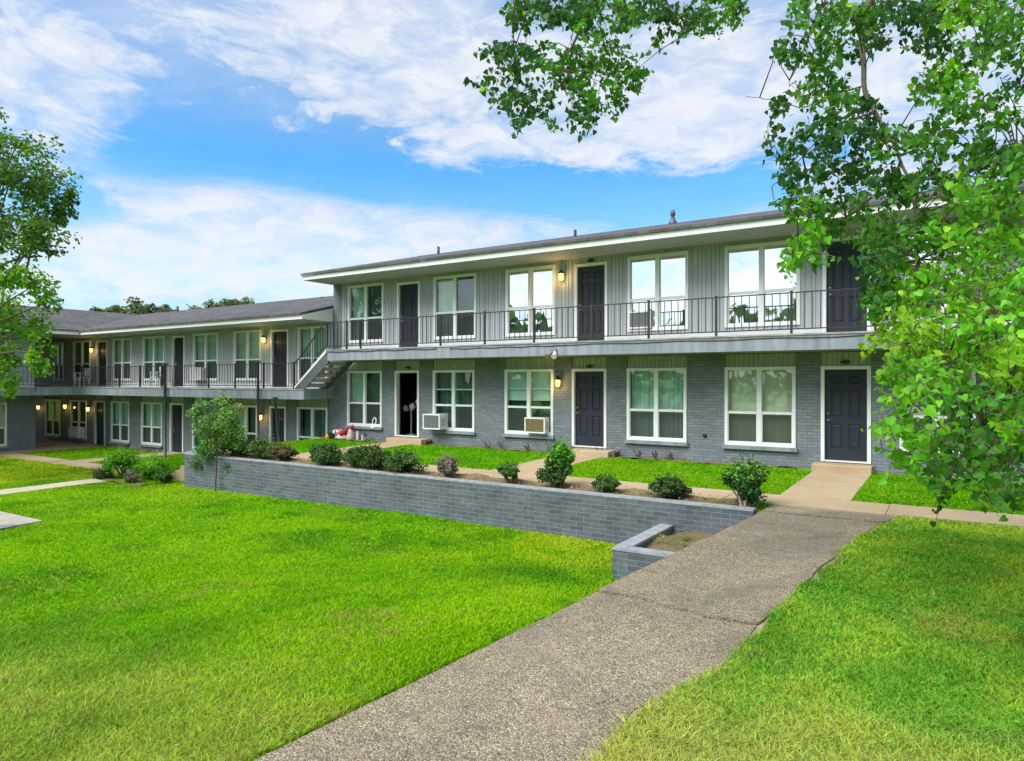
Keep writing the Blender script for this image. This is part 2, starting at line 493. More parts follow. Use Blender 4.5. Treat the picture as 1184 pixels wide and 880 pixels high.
def make_window(parent, fr, u0, u1, z0, z1, style='teal', glass='glass', screen=(1, 1), sill=True, seed=0, meet=0.42, raised=None, label=None):
    t = 0.075
    um = (u0+u1)/2
    f = MB()
    fr.box(f, u0, u0+t, -0.06, 0.03, z0, z1); fr.box(f, u1-t, u1, -0.06, 0.03, z0, z1)
    fr.box(f, u0+t, u1-t, -0.06, 0.032, z1-t, z1); fr.box(f, u0+t, u1-t, -0.06, 0.032, z0, z0+t*0.9)
    fr.box(f, um-0.055, um+0.055, -0.055, 0.024, z0+t*0.9, z1-t)
    zm = z0 + (z1-z0)*meet
    for a, b in ((u0+t, um-0.055), (um+0.055, u1-t)):
        fr.box(f, a, b, -0.05, 0.005, zm-0.03, zm+0.03)
        # thin sash edges
        fr.box(f, a, a+0.018, -0.05, -0.004, z0+t*0.9, zm-0.03); fr.box(f, b-0.018, b, -0.05, -0.004, z0+t*0.9, zm-0.03)
        fr.box(f, a+0.018, b-0.018, -0.05, -0.004, z0+t*0.9, z0+t*0.9+0.03)
        if raised:
            zr = z0 + (z1-z0)*raised
            fr.box(f, a, b, -0.075, -0.045, zr-0.02, zr+0.02)
    wo = f.build('window', 'trim', parent)
    if label: wo['label'] = label
    p = MB(); s = MB()
    for i, (a, b) in enumerate(((u0+t, um-0.055), (um+0.055, u1-t))):
        tilt = 0.004*((seed*7+i*3) % 5 - 2)
        p.quad(fr.pt(a, -0.035, zm+0.03), fr.pt(b, -0.035+tilt, zm+0.03), fr.pt(b, -0.035+tilt, z1-t), fr.pt(a, -0.035, z1-t))
        p.quad(fr.pt(a+0.018, -0.04, z0+t), fr.pt(b-0.018, -0.04-tilt*0.5, z0+t), fr.pt(b-0.018, -0.04-tilt*0.5, zm-0.03), fr.pt(a+0.018, -0.04, zm-0.03))
        if screen[i]: fr.quad(s, a+0.018, b-0.018, -0.012, z0+t*0.9+0.03, zm-0.03)
    p.build('pane', glass, wo)
    if any(screen): s.build('insect_screen', 'screen', wo)
    if sill:
        k = MB(); fr.box(k, u0-0.04, u1+0.04, 0.003, 0.09, z0-0.085, z0-0.004); k.build('sill', 'brick' if sill == 'brick' else 'slab', wo)
    c = MB(); a, b = u0+0.03, u1-0.03; zb, zt = z0+0.03, z1-0.03
    if style == 'teal': curtain_mb(fr, c, a, b, zb, zt, -0.17, seed); c.build('curtain', 'curtain_teal', wo)
    elif style == 'split':
        curtain_mb(fr, c, a, um-0.1, zb, zt, -0.17, seed); c.build('curtain', 'curtain_teal', wo)
        d = MB(); curtain_mb(fr, d, um-0.1, b, zb, zt, -0.30, seed+1); d.build('curtain', 'curtain_dark', wo)
    elif style == 'dark': curtain_mb(fr, c, a, b, zb, zt, -0.3, seed, 0.03, 0.2); c.build('curtain', 'curtain_dark', wo)
    elif style == 'beige': curtain_mb(fr, c, a, b, zb, zt, -0.16, seed, 0.012, 0.3); c.build('curtain', 'curtain_beige', wo)
    elif style == 'blind':
        zc = z0 + (z1-z0)*0.52
        blind_mb(fr, c, a, b, zc, zt, -0.12); c.build('blind', 'curtain_pale', wo)
        d = MB(); curtain_mb(fr, d, a, b, zb, zc, -0.3, seed, 0.02, 0.3); d.build('curtain', 'curtain_dark', wo)
    elif style == 'fullblind': blind_mb(fr, c, a, b, zb, zt, -0.12); c.build('blind', 'curtain_pale', wo)
    return wo

def make_door(parent, fr, u0, u1, z0, z1, leaf=True, knob_left=True, label=None, dark=False):
    """u0,u1,z0,z1: outside of the white frame"""
    t = 0.075
    f = MB()
    fr.box(f, u0, u0+t, -0.12, 0.028, z0, z1); fr.box(f, u1-t, u1, -0.12, 0.028, z0, z1)
    fr.box(f, u0+t, u1-t, -0.12, 0.03, z1-t, z1)
    fr.box(f, u0+t, u1-t, -0.12, 0.02, z0, z0+0.03)
    a, b = u0+t+0.004, u1-t-0.004; zb, zt = z0+0.034, z1-t-0.004
    if not leaf:
        o = f.build('door_frame', 'trim', parent)
        if label: o['label'] = label
        return o
    d = MB(); w = -0.055
    W = b-a; H = zt-zb
    us = [0, .145*W, .43*W, .57*W, .855*W, W]
    zs = [0, .125*H, .40*H, .475*H, .775*H, .845*H, .935*H, H]
    for i in range(5):
        for j in range(7):
            ua, ub, za, zc = a+us[i], a+us[i+1], zb+zs[j], zb+zs[j+1]
            if i in (1, 3) and j in (1, 3, 5):
                g = 0.022; h = 0.05
                r0 = [(ua, za), (ub, za), (ub, zc), (ua, zc)]
                def ring(off, wv): return [fr.pt(uu + off*(1 if k in (0, 3) else -1), wv, zz + off*(1 if k < 2 else -1)) for k, (uu, zz) in enumerate(r0)]
                q0 = ring(0, w); q1 = ring(0.010, w-0.022); q2 = ring(g, w-0.022); q3 = ring(h, w-0.003)
                for qa, qb in ((q0, q1), (q1, q2), (q2, q3)):
                    for k in range(4):
                        d.quad(qa[k], qa[(k+1) % 4], qb[(k+1) % 4], qb[k])
                d.quad(*q3)
            else: fr.quad(d, ua, ub, w, za, zc)
    fr.box(d, a, b, -0.10, -0.074, zb, zt)
    for e in (a, b): d.quad(fr.pt(e, w, zb), fr.pt(e, -0.1, zb), fr.pt(e, -0.1, zt), fr.pt(e, w, zt))
    o = d.build('door', 'door', parent)
    if label: o['label'] = label
    f.build('door_frame', 'trim', o)
    ku = a+0.07 if knob_left else b-0.07
    for nm, zz, rr in (('knob', z0+0.92, 0.03), ('deadbolt', z0+1.06, 0.022)):
        k = MB()
        p0 = fr.pt(ku, w, zz); p1 = fr.pt(ku, w+0.03, zz); p2 = fr.pt(ku, w+0.055, zz); p3 = fr.pt(ku, w+0.07, zz)
        k.tube([p0, p1, p2, p3], [rr, rr*0.5, rr, rr*0.6], 10)
        k.build(nm, 'brass', o)
    return o

def ground_storey(parent, fr, u0, u1, zg, z_floor, z_top, ops, th=0.25):
    """painted brick piers, aprons and boarded headers around the openings"""
    b = MB(); hs_ = []
    u = u0
    for (k, a, c, z0, z1) in ops:
        fr.box(b, u, a, -th, 0, zg, z_top)
        if z0 > zg + 0.01: fr.box(b, a, c, -th, -0.002, zg, z0-0.004)
        h = MB(); hs_.append(h)
        siding_mb(fr, h, a, c, z1, z_top, -0.035)
        h.quad(fr.pt(a, -0.2, z1+0.002), fr.pt(c, -0.2, z1+0.002), fr.pt(c, -0.035, z1+0.002), fr.pt(a, -0.035, z1+0.002))
        u = c
    fr.box(b, u, u1, -th, 0, zg, z_top)
    b.build('brick_wall', 'brick', parent)
    for h in hs_: h.build('header_panel', 'siding_green', parent)

def upper_storey(parent, fr, u0, u1, z0, z1, ops, base=True):
    s = MB(); runs = []; start = u0
    u = u0
    for (k, a, c, za, zb) in ops:
        siding_mb(fr, s, u, a, z0, z1)
        if za > z0 + 0.02: siding_mb(fr, s, a, c, z0, za)
        else: runs.append((start, a)); start = c
        siding_mb(fr, s, a, c, zb, z1)
        for e in (a, c): s.quad(fr.pt(e, 0, za), fr.pt(e, -0.3, za), fr.pt(e, -0.3, zb), fr.pt(e, 0, zb))   # reveals
        u = c
    siding_mb(fr, s, u, u1, z0, z1); runs.append((start, u1))
    s.build('upper_siding', 'siding', parent)
    for a, c in runs if base else ():
        bb = MB(); fr.box(bb, a, c, 0.003, 0.02, z0+0.002, z0+0.17); bb.build('baseboard', 'baseboard', parent)

def railing(parent, pts, z_deck, posts, h=0.87, pitch=0.155, name='balcony_railing', label=None):
    """pts: plan polyline; posts: list of (segment, distance)"""
    r = MB()
    for (x0, y0), (x1, y1) in zip(pts[:-1], pts[1:]):
        L = math.hypot(x1-x0, y1-y0); dx, dy = (x1-x0)/L, (y1-y0)/L
        for zz, hw in ((h, 0.019), (0.10, 0.014)):
            a = Vector((x0, y0, z_deck+zz)); b = Vector((x1, y1, z_deck+zz))
            nx, ny = -dy*hw, dx*hw
            r.hexa([(a.x+nx, a.y+ny, a.z-0.012), (a.x-nx, a.y-ny, a.z-0.012), (b.x-nx, b.y-ny, b.z-0.012), (b.x+nx, b.y+ny, b.z-0.012),
                    (a.x+nx, a.y+ny, a.z+0.012), (a.x-nx, a.y-ny, a.z+0.012), (b.x-nx, b.y-ny, b.z+0.012), (b.x+nx, b.y+ny, b.z+0.012)])
        d = pitch
        while d < L - 0.03:
            x, y = x0+dx*d, y0+dy*d; q = 0.0075
            r.box(x-q, x+q, y-q, y+q, z_deck+0.112, z_deck+h-0.012)
            d += pitch
    o = r.build(name, 'rail', parent)
    if label: o['label'] = label
    for (x, y, hh) in posts:
        p = MB(); p.box(x-0.023, x+0.023, y-0.023, y+0.023, z_deck-0.18, z_deck+h+hh); p.box(x-0.027, x+0.027, y-0.027, y+0.027, z_deck+h+hh, z_deck+h+hh+0.02)
        p.build('post', 'rail', o)
    return o

def slab(parent, x0, x1, y0, y1, zb, zt, edge=True):
    s = MB(); s.box(x0, x1, y0, y1, zb, zt-0.035); s.build('balcony_slab', 'slab', parent)
    t = MB(); t.box(x0-0.01, x1+0.01, y0-0.02, y1, zt-0.035, zt); t.build('balcony_deck', 'slabtop', parent)

# ================================================================== BUILDING A (upper block)
D = 16.6
A0, A1 = -18.05, 8.2
bA = empty('apartment_building', (-5.0, 20.0, 0), 'tall grey two-storey brick apartment block with long black balcony railing and steps at its end', 'building')
FA = Fr('y', D)
low_w = [(402, 442, 'split', None), (501, 549, 'dark', 0.68), (584, 640, 'blind', 0.70), (725, 794, 'teal', None), (838, 920, 'beige', None), (1040, 1128, 'beige', None)]
low_d = [(457, 485), (661.5, 701.5), (949, 1007)]
up_w = [(403, 444, 'split', 'glass'), (502, 551, 'split', 'glass'), (585, 642, 'teal', 'glass_coated'), (726, 796, 'teal', 'glass_coated'), (838, 925, 'beige', 'glass_coated'), (1046, 1140, 'beige', 'glass_coated')]
up_d = [(459.5, 486), (664.5, 702.5), (951, 1007)]
ops_l = [('w', fx(a), fx(b), 0.26, 2.12) for a, b, *_ in low_w] + [('d', fx(a), fx(b), 0.0, 2.12) for a, b in low_d] + [('w', 3.2, 4.9, 0.26, 2.12), ('d', 5.9, 6.96, 0.0, 2.12)]
ops_u = [('w', fx(a), fx(b), 3.07, 5.02) for a, b, *_ in up_w] + [('d', fx(a), fx(b), 2.80, 4.96) for a, b in up_d] + [('w', 3.2, 4.9, 3.07, 5.02), ('d', 5.9, 6.96, 2.80, 4.96)]
key = lambda o: o[1]
ground_storey(bA, FA, A0-0.25, A1, -0.7, 0, 2.43, sorted(ops_l, key=key))
upper_storey(bA, FA, A0+0.42, A1, 2.79, 5.12, sorted(ops_u, key=key))
m = MB(); m.box(A0, A0+0.42, D-0.002, D+0.25, 2.44, 5.12); m.build('brick_pilaster', 'brick', bA)
styles_l = [w[2] for w in low_w] + ['teal']; raised_l = [w[3] for w in low_w] + [None]
for i, (k, a, b, z0, z1) in enumerate([o for o in ops_l if o[0] == 'w']):
    make_window(bA, FA, a, b, z0, z1, styles_l[i], 'glass', (1, 1) if i not in (1, 2) else ((0, 1) if i == 1 else (1, 0)), 'slab', 10+i, raised=raised_l[i],
                label={1: 'window with a wall unit in its lower left sash', 2: 'window with half-lowered pale green blind', 4: 'window with beige curtains'}.get(i))
styles_u = [w[2] for w in up_w] + ['teal']
for i, (k, a, b, z0, z1) in enumerate([o for o in ops_u if o[0] == 'w']):
    make_window(bA, FA, a, b, z0, z1, styles_u[i], up_w[i][3] if i < 6 else 'glass', (0, 0) if i in (2, 3, 4) else (1, 1), False, 30+i)
for i, (k, a, b, z0, z1) in enumerate([o for o in ops_l if o[0] == 'd']):
    make_door(bA, FA, a, b, z0, z1, leaf=(i != 0), label='open doorway into the dark' if i == 0 else None)
for i, (k, a, b, z0, z1) in enumerate([o for o in ops_u if o[0] == 'd']):
    make_door(bA, FA, a, b, z0, z1)
# shell: side and back walls, inner floors and a dark back lining
m = MB(); m.box(A0, A0+0.25, D+0.25, 25.55, -0.7, 5.12); m.box(A1-0.25, A1, D+0.25, 25.55, -0.7, 5.12); m.box(A0, A1, 25.55, 25.8, -0.7, 5.12)
m.poly([(A0+0.01, 15.27, 5.13), (A0+0.01, 26.9, 5.13), (A0+0.01, 21.1, 6.66)]); m.poly([(A1-0.01, 15.27, 5.13), (A1-0.01, 21.1, 6.66), (A1-0.01, 26.9, 5.13)])
m.build('side_wall', 'brick', bA)
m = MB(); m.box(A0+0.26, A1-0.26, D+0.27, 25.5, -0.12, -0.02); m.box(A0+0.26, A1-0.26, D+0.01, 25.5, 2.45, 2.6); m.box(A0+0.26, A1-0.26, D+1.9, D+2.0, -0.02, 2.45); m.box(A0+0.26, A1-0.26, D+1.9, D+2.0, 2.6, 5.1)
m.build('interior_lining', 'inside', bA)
slab(bA, fx(378, 15.3), A1, 15.32, D-0.001, 2.44, 2.79)
# worn paint strips and a cable run along the slab face
m = MB()
for (a, b, z) in ((fx(378, 15.3)+0.05, fx(505, 15.3), 2.705), (fx(520, 15.3), fx(640, 15.3), 2.69), (fx(640, 15.3), fx(1040, 15.3), 2.70)):
    pts = [(a + (b-a)*t/14, 15.312, z + 0.012*math.sin(t*1.7+a)) for t in range(15)]
    m.tube(pts, 0.011, 5)
m.build('cable', 'black', bA)
posts_px = [378.5, 401, 417, 509.5, 560.5, 617.5, 684, 750, 828, 915, 1012, 1118]
railing(bA, [(fx(378.5, 15.36), 15.36), (A1, 15.36)], 2.79, [(fx(p, 15.36), 15.36, 0.02) for p in posts_px] + [(2.6, 15.36, 0.02), (4.4, 15.36, 0.02), (6.2, 15.36, 0.02), (8.1, 15.36, 0.02)], pitch=0.16)
# roof
def gable(parent, x0, x1, y0, yr, y1, ze, slope, name='roof', axis='x', fascia=0.15, ends=(True, True)):
    zr = ze + slope*(yr-y0); t = 0.07
    def pt(u, v, z): return (u, v, z) if axis == 'x' else (v, u, z)
    r = MB()
    for (ya, yb, za, zb) in ((y0-0.05, yr, ze-0.0125, zr), (y1+0.05, yr, ze-0.0125, zr)):
        p = [pt(x0, ya, za), pt(x1, ya, za), pt(x1, yb, zb), pt(x0, yb, zb)]
        q = [(a, b, c+t) for a, b, c in p]
        r.quad(*q); r.quad(p[3], p[2], p[1], p[0])
        for k in range(4):
            if k == 2: continue
            r.quad(p[k], p[(k+1) % 4], q[(k+1) % 4], q[k])
    o = r.build(name, 'shingle', parent)
    # ridge caps
    c = MB(); L = x1-x0; n = int(L/0.3)
    for i in range(n):
        u = x0 + i*0.3 + 0.004
        a = [pt(u, yr-0.14, zr+t+0.003-0.14*slope), pt(u+0.292, yr-0.14, zr+t+0.003-0.14*slope), pt(u+0.292, yr, zr+t+0.014), pt(u, yr, zr+t+0.014)]
        b = [pt(u, yr, zr+t+0.014), pt(u+0.292, yr, zr+t+0.014), pt(u+0.292, yr+0.14, zr+t+0.003-0.14*slope), pt(u, yr+0.14, zr+t+0.003-0.14*slope)]
        c.quad(*a); c.quad(*b)
    c.build('ridge_cap', 'shingle', o)
    return o, zr
roofA, zrA = gable(bA, A0-0.02, A1+0.3, 15.24, 21.1, 26.96, 5.27, 0.25)
m = MB(); m.box(A0, A1+0.28, 15.25, 15.285, 5.115, 5.262); m.build('fascia', 'trim', roofA)
m = MB(); m.box(A0+0.002, A1+0.26, 15.287, D-0.002, 5.122, 5.14); m.box(A0+0.002, A1, D-0.002, D+0.3, 5.122, 5.14); m.build('soffit', 'soffit', roofA)
m = MB()
m.poly([(A0-0.012, 15.25, 5.26), (A0-0.012, 15.25, 5.115), (A0-0.012, 21.1, 5.115), (A0-0.012, 21.1, 6.70)])
m.build('gable_board', 'trim', roofA)
def vent(px, py, y, z0, h, r, parent, cap=False, mat='rail'):
    x = fx(px, y); m = MB()
    if cap: m.lathe((x, y, z0), [(0.16, 0), (0.13, 0.14), (0.07, 0.24), (0.05, 0.34), (0.085, 0.38), (0.06, 0.5), (0.02, 0.54)], 12)
    else: m.lathe((x, y, z0), [(r, -0.1), (r, h), (r*0.8, h)], 10)
    m.build('vent_pipe', mat, parent)
vent(507, 0, 21.0, 6.7, 0.36, 0.05, roofA)
vent(665, 0, 20.2, 6.5, 0.30, 0.05, roofA)
vent(778, 0, 20.6, 6.58, 0.5, 0.05, roofA, True, 'pole')

# ================================================================== BUILDING B (lower block, same facade plane, steps down the slope)
S = -1.275
bB = empty('apartment_building', (-27.0, 20.0, S), 'lower grey two-storey apartment block joined to the end of the taller one by a staircase', 'building')
B0, B1 = -43.0, -18.33
def ub(px): return fx(px)
bu_w = [(63, 74, 'split'), (85, 105, 'dark'), (131, 152.6, 'teal'), (166, 190.6, 'teal'), (224, 252.6, 'teal'), (271, 302, 'teal'), (345, 378.5, 'teal')]
bu_d = [(112.5, 124.5), (199.7, 214), (313.5, 334)]
bl_w = [(53, 70, 'dark'), (82, 100.5, 'dark'), (129, 150, 'teal'), (164, 188, 'teal'), (223, 250, 'teal'), (271, 298, 'split'), (344, 379, 'dark')]
bl_d = [(109.5, 122), (197, 212.5), (312, 331)]
opsBl = [('w', ub(a), ub(b), S+0.26, S+2.12) for a, b, _ in bl_w] + [('d', ub(a), ub(b), S, S+2.12) for a, b in bl_d]
opsBu = [('w', ub(a), ub(b), S+3.07, S+5.00) for a, b, _ in bu_w] + [('d', ub(a), ub(b), S+2.80, S+4.96) for a, b in bu_d]
ground_storey(bB, FA, B0, B1, -1.7, S, S+2.43, sorted(opsBl, key=key))
upper_storey(bB, FA, B0, A0-0.03, S+2.79, S+5.12, sorted(opsBu, key=key))
for i, (k, a, b, z0, z1) in enumerate([o for o in opsBl if o[0] == 'w']):
    make_window(bB, FA, a, b, z0, z1, bl_w[i][2], 'glass', (1, 1), 'slab', 50+i)
for i, (k, a, b, z0, z1) in enumerate([o for o in opsBu if o[0] == 'w']):
    make_window(bB, FA, a, b, z0, z1, bu_w[i][2], 'glass', (1, 1), False, 70+i)
for i, (k, a, b, z0, z1) in enumerate([o for o in opsBl + opsBu if o[0] == 'd']):
    make_door(bB, FA, a, b, z0, z1)
m = MB(); m.box(B0, B0+0.25, D+0.26, 25.55, -1.7, S+5.12); m.box(B0, A0-0.3, 25.55, 25.8, -1.7, S+5.12); m.build('side_wall', 'brick', bB)
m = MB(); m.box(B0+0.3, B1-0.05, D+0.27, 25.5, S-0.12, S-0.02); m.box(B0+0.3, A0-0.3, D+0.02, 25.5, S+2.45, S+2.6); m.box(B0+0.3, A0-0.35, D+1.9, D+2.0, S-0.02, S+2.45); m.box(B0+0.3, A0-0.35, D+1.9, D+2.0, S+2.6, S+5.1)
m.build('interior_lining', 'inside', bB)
CX = -34.2           # facade of the left wing
slab(bB, CX+1.353, A0-0.02, 15.32, D-0.002, S+2.44, S+2.79)
railing(bB, [(CX+1.40, 15.36), (fx(345, 15.36), 15.36)], S+2.79, [(fx(p, 15.36), 15.36, 0.02) for p in (115, 138.5, 162, 187.5, 241.5, 272, 305, 340)], pitch=0.16)
roofB, zrB = gable(bB, B0-0.3, A0-0.022, 15.24, 21.1, 26.96, S+5.27, 0.25)
m = MB(); m.box(CX+1.35, A0-0.024, 15.25, 15.285, S+5.115, S+5.262); m.build('fascia', 'trim', roofB)
m = MB(); m.box(CX+1.35, A0-0.024, 15.287, D-0.002, S+5.122, S+5.14); m.build('soffit', 'soffit', roofB)
m = MB()          # boxed end of the eave against the taller block
m.poly([(A0-0.018, 15.25, S+5.115), (A0-0.018, D, S+5.115), (A0-0.018, D, S+5.27+0.25*1.36-0.02), (A0-0.018, 15.25, S+5.255)])
m.build('eave_return', 'trim', roofB)
vent(205.5, 0, 20.8, S+6.6, 0.40, 0.06, roofB)
vent(372, 0, 20.5, S+6.5, 0.22, 0.05, roofB)
vent(268, 0, 19.0, S+6.15, 0.12, 0.07, roofB)

# ================================================================== BUILDING C (left wing, faces the courtyard)
bC = empty('apartment_building', (-38.5, 5.0, S), 'grey apartment wing at the side of the courtyard behind the leafy tree', 'building')
FC = Fr('x', CX)
CY = 14.05
def cy(px):
    Zd = CX / (CR[0]*(px-592)/F + CF[0]); return P(px, 440, Zd).y
cw = [(cy(-22), cy(8)), (6.4, 8.0), (0.5, 2.1), (-3.4, -1.8), (-9.0, -7.4)]
cd = [(9.2, 10.25), (3.5, 4.55), (-6.0, -4.95)]
opsCl = [('w', a, b, S+0.26, S+2.12) for a, b in cw] + [('d', a, b, S, S+2.12) for a, b in cd]
opsCu = [('w', a, b, S+3.07, S+5.0) for a, b in cw] + [('d', a, b, S+2.8, S+4.96) for a, b in cd]
ground_storey(bC, FC, -14.0, CY, -1.7, S, S+2.43, sorted(opsCl, key=key))
upper_storey(bC, FC, -14.0, CY, S+2.79, S+5.12, sorted(opsCu, key=key))
for i, (k, a, b, z0, z1) in enumerate([o for o in opsCl + opsCu if o[0] == 'w']):
    make_window(bC, FC, a, b, z0, z1, 'beige' if i in (0, 5) else 'teal', 'glass', (1, 1), False if i > 4 else 'slab', 90+i)
for (k, a, b, z0, z1) in [o for o in opsCl + opsCu if o[0] == 'd']:
    make_door(bC, FC, a, b, z0, z1)
m = MB(); m.box(CX-8.7, CX-0.26, CY-0.25, CY, -1.7, S+5.12); m.box(CX-8.7, CX-0.26, -14.0, -13.75, -1.7, S+5.12); m.box(CX-8.95, CX-8.7, -14, CY, -1.7, S+5.12)
m.build('side_wall', 'brick', bC)
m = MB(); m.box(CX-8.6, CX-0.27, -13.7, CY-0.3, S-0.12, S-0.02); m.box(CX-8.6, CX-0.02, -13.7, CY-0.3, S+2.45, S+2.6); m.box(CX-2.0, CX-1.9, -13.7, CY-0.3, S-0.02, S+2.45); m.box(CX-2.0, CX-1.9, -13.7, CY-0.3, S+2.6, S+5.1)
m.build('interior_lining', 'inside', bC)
s_ = MB(); s_.box(CX+0.001, CX+1.35, -14.0, 15.32, S+2.44, S+2.755); s_.box(CX-8.9, CX+1.35, 15.32, D-0.003, S+2.44, S+2.755); s_.box(CX-8.9, CX+0.001, CY+0.002, 15.32, S+2.44, S+2.755); s_.build('balcony_slab', 'slab', bC)
s_ = MB(); s_.box(CX+0.001, CX+1.37, -14.0, 15.30, S+2.755, S+2.79); s_.box(CX-8.9, CX+1.35, 15.30, D-0.003, S+2.755, S+2.79); s_.box(CX-8.9, CX+0.001, CY+0.002, 15.30, S+2.755, S+2.79); s_.build('balcony_deck', 'slabtop', bC)
railing(bC, [(CX+1.33, -14.0), (CX+1.33, 15.36)], S+2.79, [(CX+1.33, y, 0.02) for y in (15.36, 13.5, 11.6, 9.7, 7.8, 5.9, 4.0, 2.1, 0.2, -1.7, -3.6, -5.5, -7.4, -9.3, -11.2, -13.9)], pitch=0.16)
roofC, zrC = gable(bC, -14.3, 21.1, CX+1.34, CX-4.5, CX-10.34, S+5.27, -0.25*-1 if False else 0.25, axis='y') if False else (None, None)
r = MB(); t = 0.07; xr = CX-4.5; xe = CX+1.39; ze = S+5.2575; zr = S+5.27+0.25*(5.84)
for (xa, xb, za, zb) in ((xe, xr, ze, zr), (xr - (xe-xr), xr, ze, zr)):
    p = [(xa, -14.3, za), (xa, 21.0, za), (xb, 21.0, zb), (xb, -14.3, zb)]
    q = [(a, b, c+t) for a, b, c in p]
    r.quad(*q); r.quad(p[3], p[2], p[1], p[0])
    for k in (0, 1, 3): r.quad(p[k], p[(k+1) % 4], q[(k+1) % 4], q[k])
roofC = r.build('roof', 'shingle', bC)
m = MB(); m.box(CX+1.315, CX+1.35, -14.2, 15.24, S+5.115, S+5.262); m.build('fascia', 'trim', roofC)
m = MB(); m.box(CX+0.002, CX+1.313, -14.2, D-0.01, S+5.122, S+5.14); m.box(CX-8.9, CX+0.002, CY+0.002, D-0.01, S+5.122, S+5.14); m.build('soffit', 'soffit', roofC)

# ================================================================== STAIRCASE between the balconies
xt = fx(378, 15.3) - 0.01; zt = 2.79; zb = S+2.79; nT = 6
st = empty('staircase', ((xt-18.4)/2, 15.9, zb), 'open-riser concrete staircase linking the low balcony to the high one', 'staircase')
rise = (zt-zb)/(nT+1); run = 0.245
xb = xt - run*(nT+0.6)
for k in range(nT):
    x1 = xt - run*k; z = zt - rise*(k+1)
    m = MB(); m.box(x1-0.30, x1-0.004, 15.42, D-0.22, z-0.06, z); m.box(x1-0.05, x1-0.006, 15.42, D-0.22, z-0.13, z-0.062); m.build('tread', 'tread', st, 0.01)
def sloped(y0_, y1_, lo, hi, name, mat):
    """board that follows the pitch of the stair between two offsets below / above the nosing line"""
    mm = MB(); za, zb2 = zt, zb
    mm.hexa([(xb, y0_, zb2+max(lo, 0.005)), (xt, y0_, za+lo), (xt, y1_, za+lo), (xb, y1_, zb2+max(lo, 0.005)),
             (xb, y0_, zb2+hi), (xt, y0_, za+hi), (xt, y1_, za+hi), (xb, y1_, zb2+hi)])
    mm.build(name, mat, st)
for yy in (15.36, D-0.21):
    mm = MB()
    pr_ = [(xb+0.02, zb+0.004), (xb+0.50, zb+0.004), (xt-0.002, zt-0.42), (xt-0.002, zt-0.03), (xb+0.02, zb+0.02)]
    mm.poly([(x, yy, z) for x, z in pr_]); mm.poly([(x, yy+0.045, z) for x, z in pr_][::-1])
    for (xa_, za_), (xc_, zc_) in zip(pr_, pr_[1:]+pr_[:1]): mm.quad((xc_, yy, zc_), (xa_, yy, za_), (xa_, yy+0.045, za_), (xc_, yy+0.045, zc_))
    mm.build('stringer', 'stringer', st)
sloped(15.345, 15.41, -0.026, 0.085, 'stair_curb', 'baseboard')
m = MB()
path_ = [(fx(340, 15.36)+0.0, zb+0.87), (xb-0.02, zb+0.89), (xb+0.2, zb+1.0), (xt-0.25, zt+0.80), (xt-0.1, zt+0.885), (xt, zt+0.885)]
m.tube([(x, 15.36, z) for x, z in path_], 0.021, 8)
low_ = [(fx(340, 15.36), zb+0.1), (xb, zb+0.12), (xb+0.2, zb+0.26), (xt-0.25, zt+0.06), (xt-0.05, zt+0.14)]
m.tube([(x, 15.36, z) for x, z in low_], 0.014, 6)
for k in range(1, 13):
    x = xb + (xt-xb)*k/13.0; tt = (x-xb)/(xt-xb)
    zl = zb + 0.14 + (zt-zb)*tt
    m.box(x-0.008, x+0.008, 15.352, 15.368, zl, zl+0.76)
m.build('handrail', 'rail', st)

# ================================================================== TERRAIN
def sstep(a, b, x):
    t = np.clip((x-a)/(b-a), 0, 1); return t*t*(3-2*t)
PR = np.array([(-8, -3.3), (0, -2.35), (2.5, -2.0), (3.69, -1.80), (4.39, -1.82), (5.27, -1.5), (6.2, -1.46), (7.48, -1.33), (8.87, -1.2), (10.2, -1.02), (11.15, -0.86), (11.75, -0.6)])
def path_z(y): return -0.25 - 0.03*(11.2 - np.clip(y, -8, 11.2))
def path_l(y): return -2.5 - 0.124*(11.2 - y)
def path_r(y): return np.interp(y, PR[:, 0], PR[:, 1])
WX = -18.4          # left end of the retaining wall
def terr(x, y):
    x = np.asarray(x, float); y = np.asarray(y, float)
    pl, pr, pz = path_l(y), path_r(y), path_z(y)
    right = pz + 0.0 + 0.035*np.clip(x-pr, 0, 4) * sstep(11.7, 9, y)
    d = np.clip(pl-x, 0, None)
    far = -1.07 - 0.15*sstep(-10, -22, x)
    left = far + (pz-0.02-far)*(1-sstep(4.5, 9.3, y))*(1-sstep(0, 6.5, d))
    z = np.where(x > pr, right, np.where(x < pl, left, pz-0.16))
    upper = -0.255 + 0.012*(y-11.7)
    lowB = -1.26 + 0*x
    upper = upper - 0.05*((y < 11.7) & (x < -2.5))
    bound = np.where(y < 11.75, WX+0.55-np.sqrt(np.clip(0.55**2-(11.75-y)**2, 0, None)), WX)
    up = np.where(x > bound, upper, np.where(y < 11.75, -1.2, lowB))
    z = np.where(y > 11.2, up, z)
    # lawn behind the thin side walk is a little higher
    z = z + np.where((x < -21.6) & (y <= 11.2), 0.03, 0)
    und = 0.02*np.sin(x*1.3+0.7*y)*np.sin(y*0.9-0.4*x)
    return z + und*np.where(y > 11.2, 0.0, 1.0)

